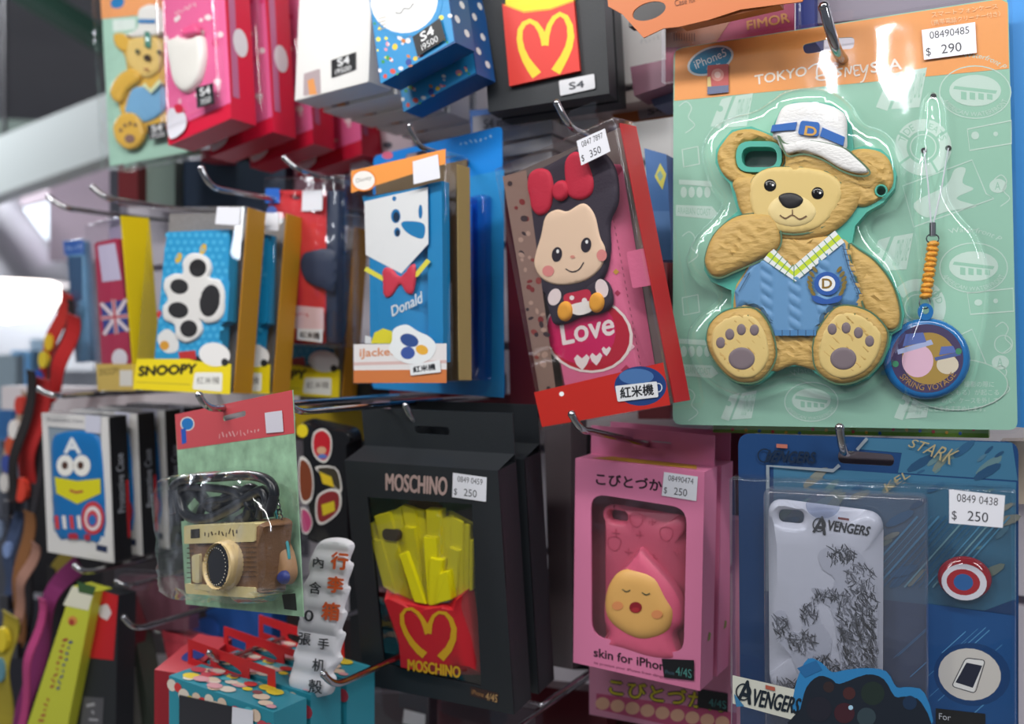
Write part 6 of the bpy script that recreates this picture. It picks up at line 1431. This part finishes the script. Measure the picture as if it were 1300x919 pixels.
strap_box('dark red strap box edge right of the red topped one', [(150, 756), (165, 800), (160, 835), (148, 838)], .635, mat('maroon_card', '#5c1c24', rough=.4), [P([(152, 765), (156, 770), (156, 790), (152, 790)], '#7c3c40')])
strap_box('grey green packet leaning under the steel hook', [(150, 838), (170, 800), (200, 960), (150, 960)], .645, mat('moss_card', '#3c443c', rough=.5), [P([(160, 850), (172, 846), (180, 920), (166, 920)], '#8c8c88')])

# ------------------------------------------------------------------ hanging lanyards and straps at the end of the wall
def lanyard(label, pts, Y, wd, col, marks=(), cat='strap'):
    q = [at(x, y, Y) for x, y in pts]; o = q[-1]
    root = bpy.data.objects.new('lanyard', None); COL.objects.link(root); root.location = o; tag(root, label, cat)
    sp = spline([((p - o).x, (p - o).z) for p in q], 5, False); V = []; F = []
    ctr = sp; n = len(sp)
    for i, (x, z) in enumerate(sp):
        a = sp[max(0, i - 1)]; b = sp[min(n - 1, i + 1)]; dx, dz = b[0] - a[0], b[1] - a[1]; L = math.hypot(dx, dz) or 1
        ox, oz = -dz / L * wd / 2, dx / L * wd / 2; yy = .004 * math.sin(i * .6)
        V += [(x + ox, yy, z + oz), (x - ox, yy, z - oz), (x - ox, yy + .0016, z - oz), (x + ox, yy + .0016, z + oz)]
    for i in range(n - 1):
        for k in range(4): F.append((4*i + k, 4*i + (k+1) % 4, 4*i + 4 + (k+1) % 4, 4*i + 4 + k))
    F += [(0, 1, 2, 3), tuple(4 * (n - 1) + k for k in range(4))]
    link_mesh('webbing', V, F, mat('webbing_' + col.strip('#'), col, rough=.8), root)
    if marks:
        for j, (f, c) in enumerate(marks):
            i = int(f * (n - 2)); x, z = sp[i]; r = wd * .38; nn = 10
            link_mesh('woven_mark', [(x + r * math.cos(2*PI*k/nn), -.006, z + 1.3 * r * math.sin(2*PI*k/nn)) for k in range(nn)] + [(x + r * math.cos(2*PI*k/nn), .0, z + 1.3 * r * math.sin(2*PI*k/nn)) for k in range(nn)], [tuple(range(nn))] + [(k, (k+1) % nn, nn + (k+1) % nn, nn + k) for k in range(nn)], mat('mark_' + c.strip('#'), c, rough=.7), root)
    b = link_mesh('clasp', *box_geo(-wd * .4, wd * .4, -.003, .004, -.012, .004), CHROME_DARK, root)
    return root
LY = [
 ('red lanyard with yellow and blue figures, outermost by the lamp', [(84, 372), (74, 410), (62, 450), (50, 480), (40, 520)], .74, .020, '#b0241c', ((.45, '#e0b828'), (.62, '#d8c030'), (.8, '#2850a8'))),
 ('plain red lanyard right of the one with yellow figures', [(92, 400), (84, 440), (72, 480), (56, 505)], .72, .022, '#b81c1c', ()),
 ('black lanyard between the two red ones', [(88, 380), (80, 430), (64, 480), (48, 520)], .735, .010, '#241c20', ()),
 ('broad red strap hanging left of the white framed box', [(52, 480), (44, 540), (34, 590), (30, 636)], .70, .028, '#a81c1c', ((.95, '#e04430'),)),
 ('black strap left of the broad red strap', [(38, 470), (30, 540), (16, 600), (10, 640)], .69, .014, '#201c1e', ()),
 ('cream strap with coloured figures, far left', [(34, 500), (22, 545), (12, 600), (8, 660)], .72, .022, '#b09c88', ((.2, '#c83c30'), (.4, '#e8e4e0'), (.55, '#c85030'), (.7, '#3c50a0'), (.85, '#e0dcd8'))),
 ('dark strap with beige end, beside the white framed box', [(46, 560), (40, 640), (34, 720), (30, 800)], .70, .016, '#2c2a30', ()),
 ('blue grey strap hanging low at far left', [(22, 620), (16, 680), (12, 720), (8, 760)], .70, .018, '#3c4c6c', ((.5, '#8098c8'),)),
 ('brown leather strap low at far left', [(36, 650), (30, 700), (24, 760), (20, 820)], .685, .018, '#8c5c34', ()),
 ('beige leather strap crossing the brown one', [(44, 690), (36, 720), (26, 750), (18, 790)], .67, .014, '#a87c6c', ()),
 ('magenta strap left of the lime yellow box', [(100, 715), (74, 740), (58, 790), (40, 860), (26, 930)], .65, .020, '#7c2460', ()),
 ('thin pink strap beside the magenta one', [(52, 760), (44, 810), (34, 860), (22, 930)], .635, .010, '#b8407c', ()),
 ('black strap between the magenta and pink ones', [(64, 720), (52, 780), (42, 850), (34, 930)], .66, .012, '#18161a', ()),
 ('yellow strap with dark pattern at the bottom left corner', [(12, 780), (6, 820), (4, 870), (2, 930)], .66, .026, '#a8982c', ((.3, '#e0c82c'), (.6, '#5c8c9c'))),
 ('olive strap above the lime yellow box', [(92, 690), (80, 712), (70, 735), (60, 760)], .68, .018, '#7c6c20', ()),
 ('grey strap far left behind the others', [(8, 560), (4, 640), (2, 720), (0, 800)], .72, .024, '#4c505c', ((.5, '#7c8ca8'),)),
 ('purple black strap against the lower left wall end', [(84, 700), (78, 780), (70, 860), (66, 930)], .70, .030, '#1c1820', ()),
]
for a in LY: lanyard(a[0], a[1], a[2], a[3], a[4], a[5])
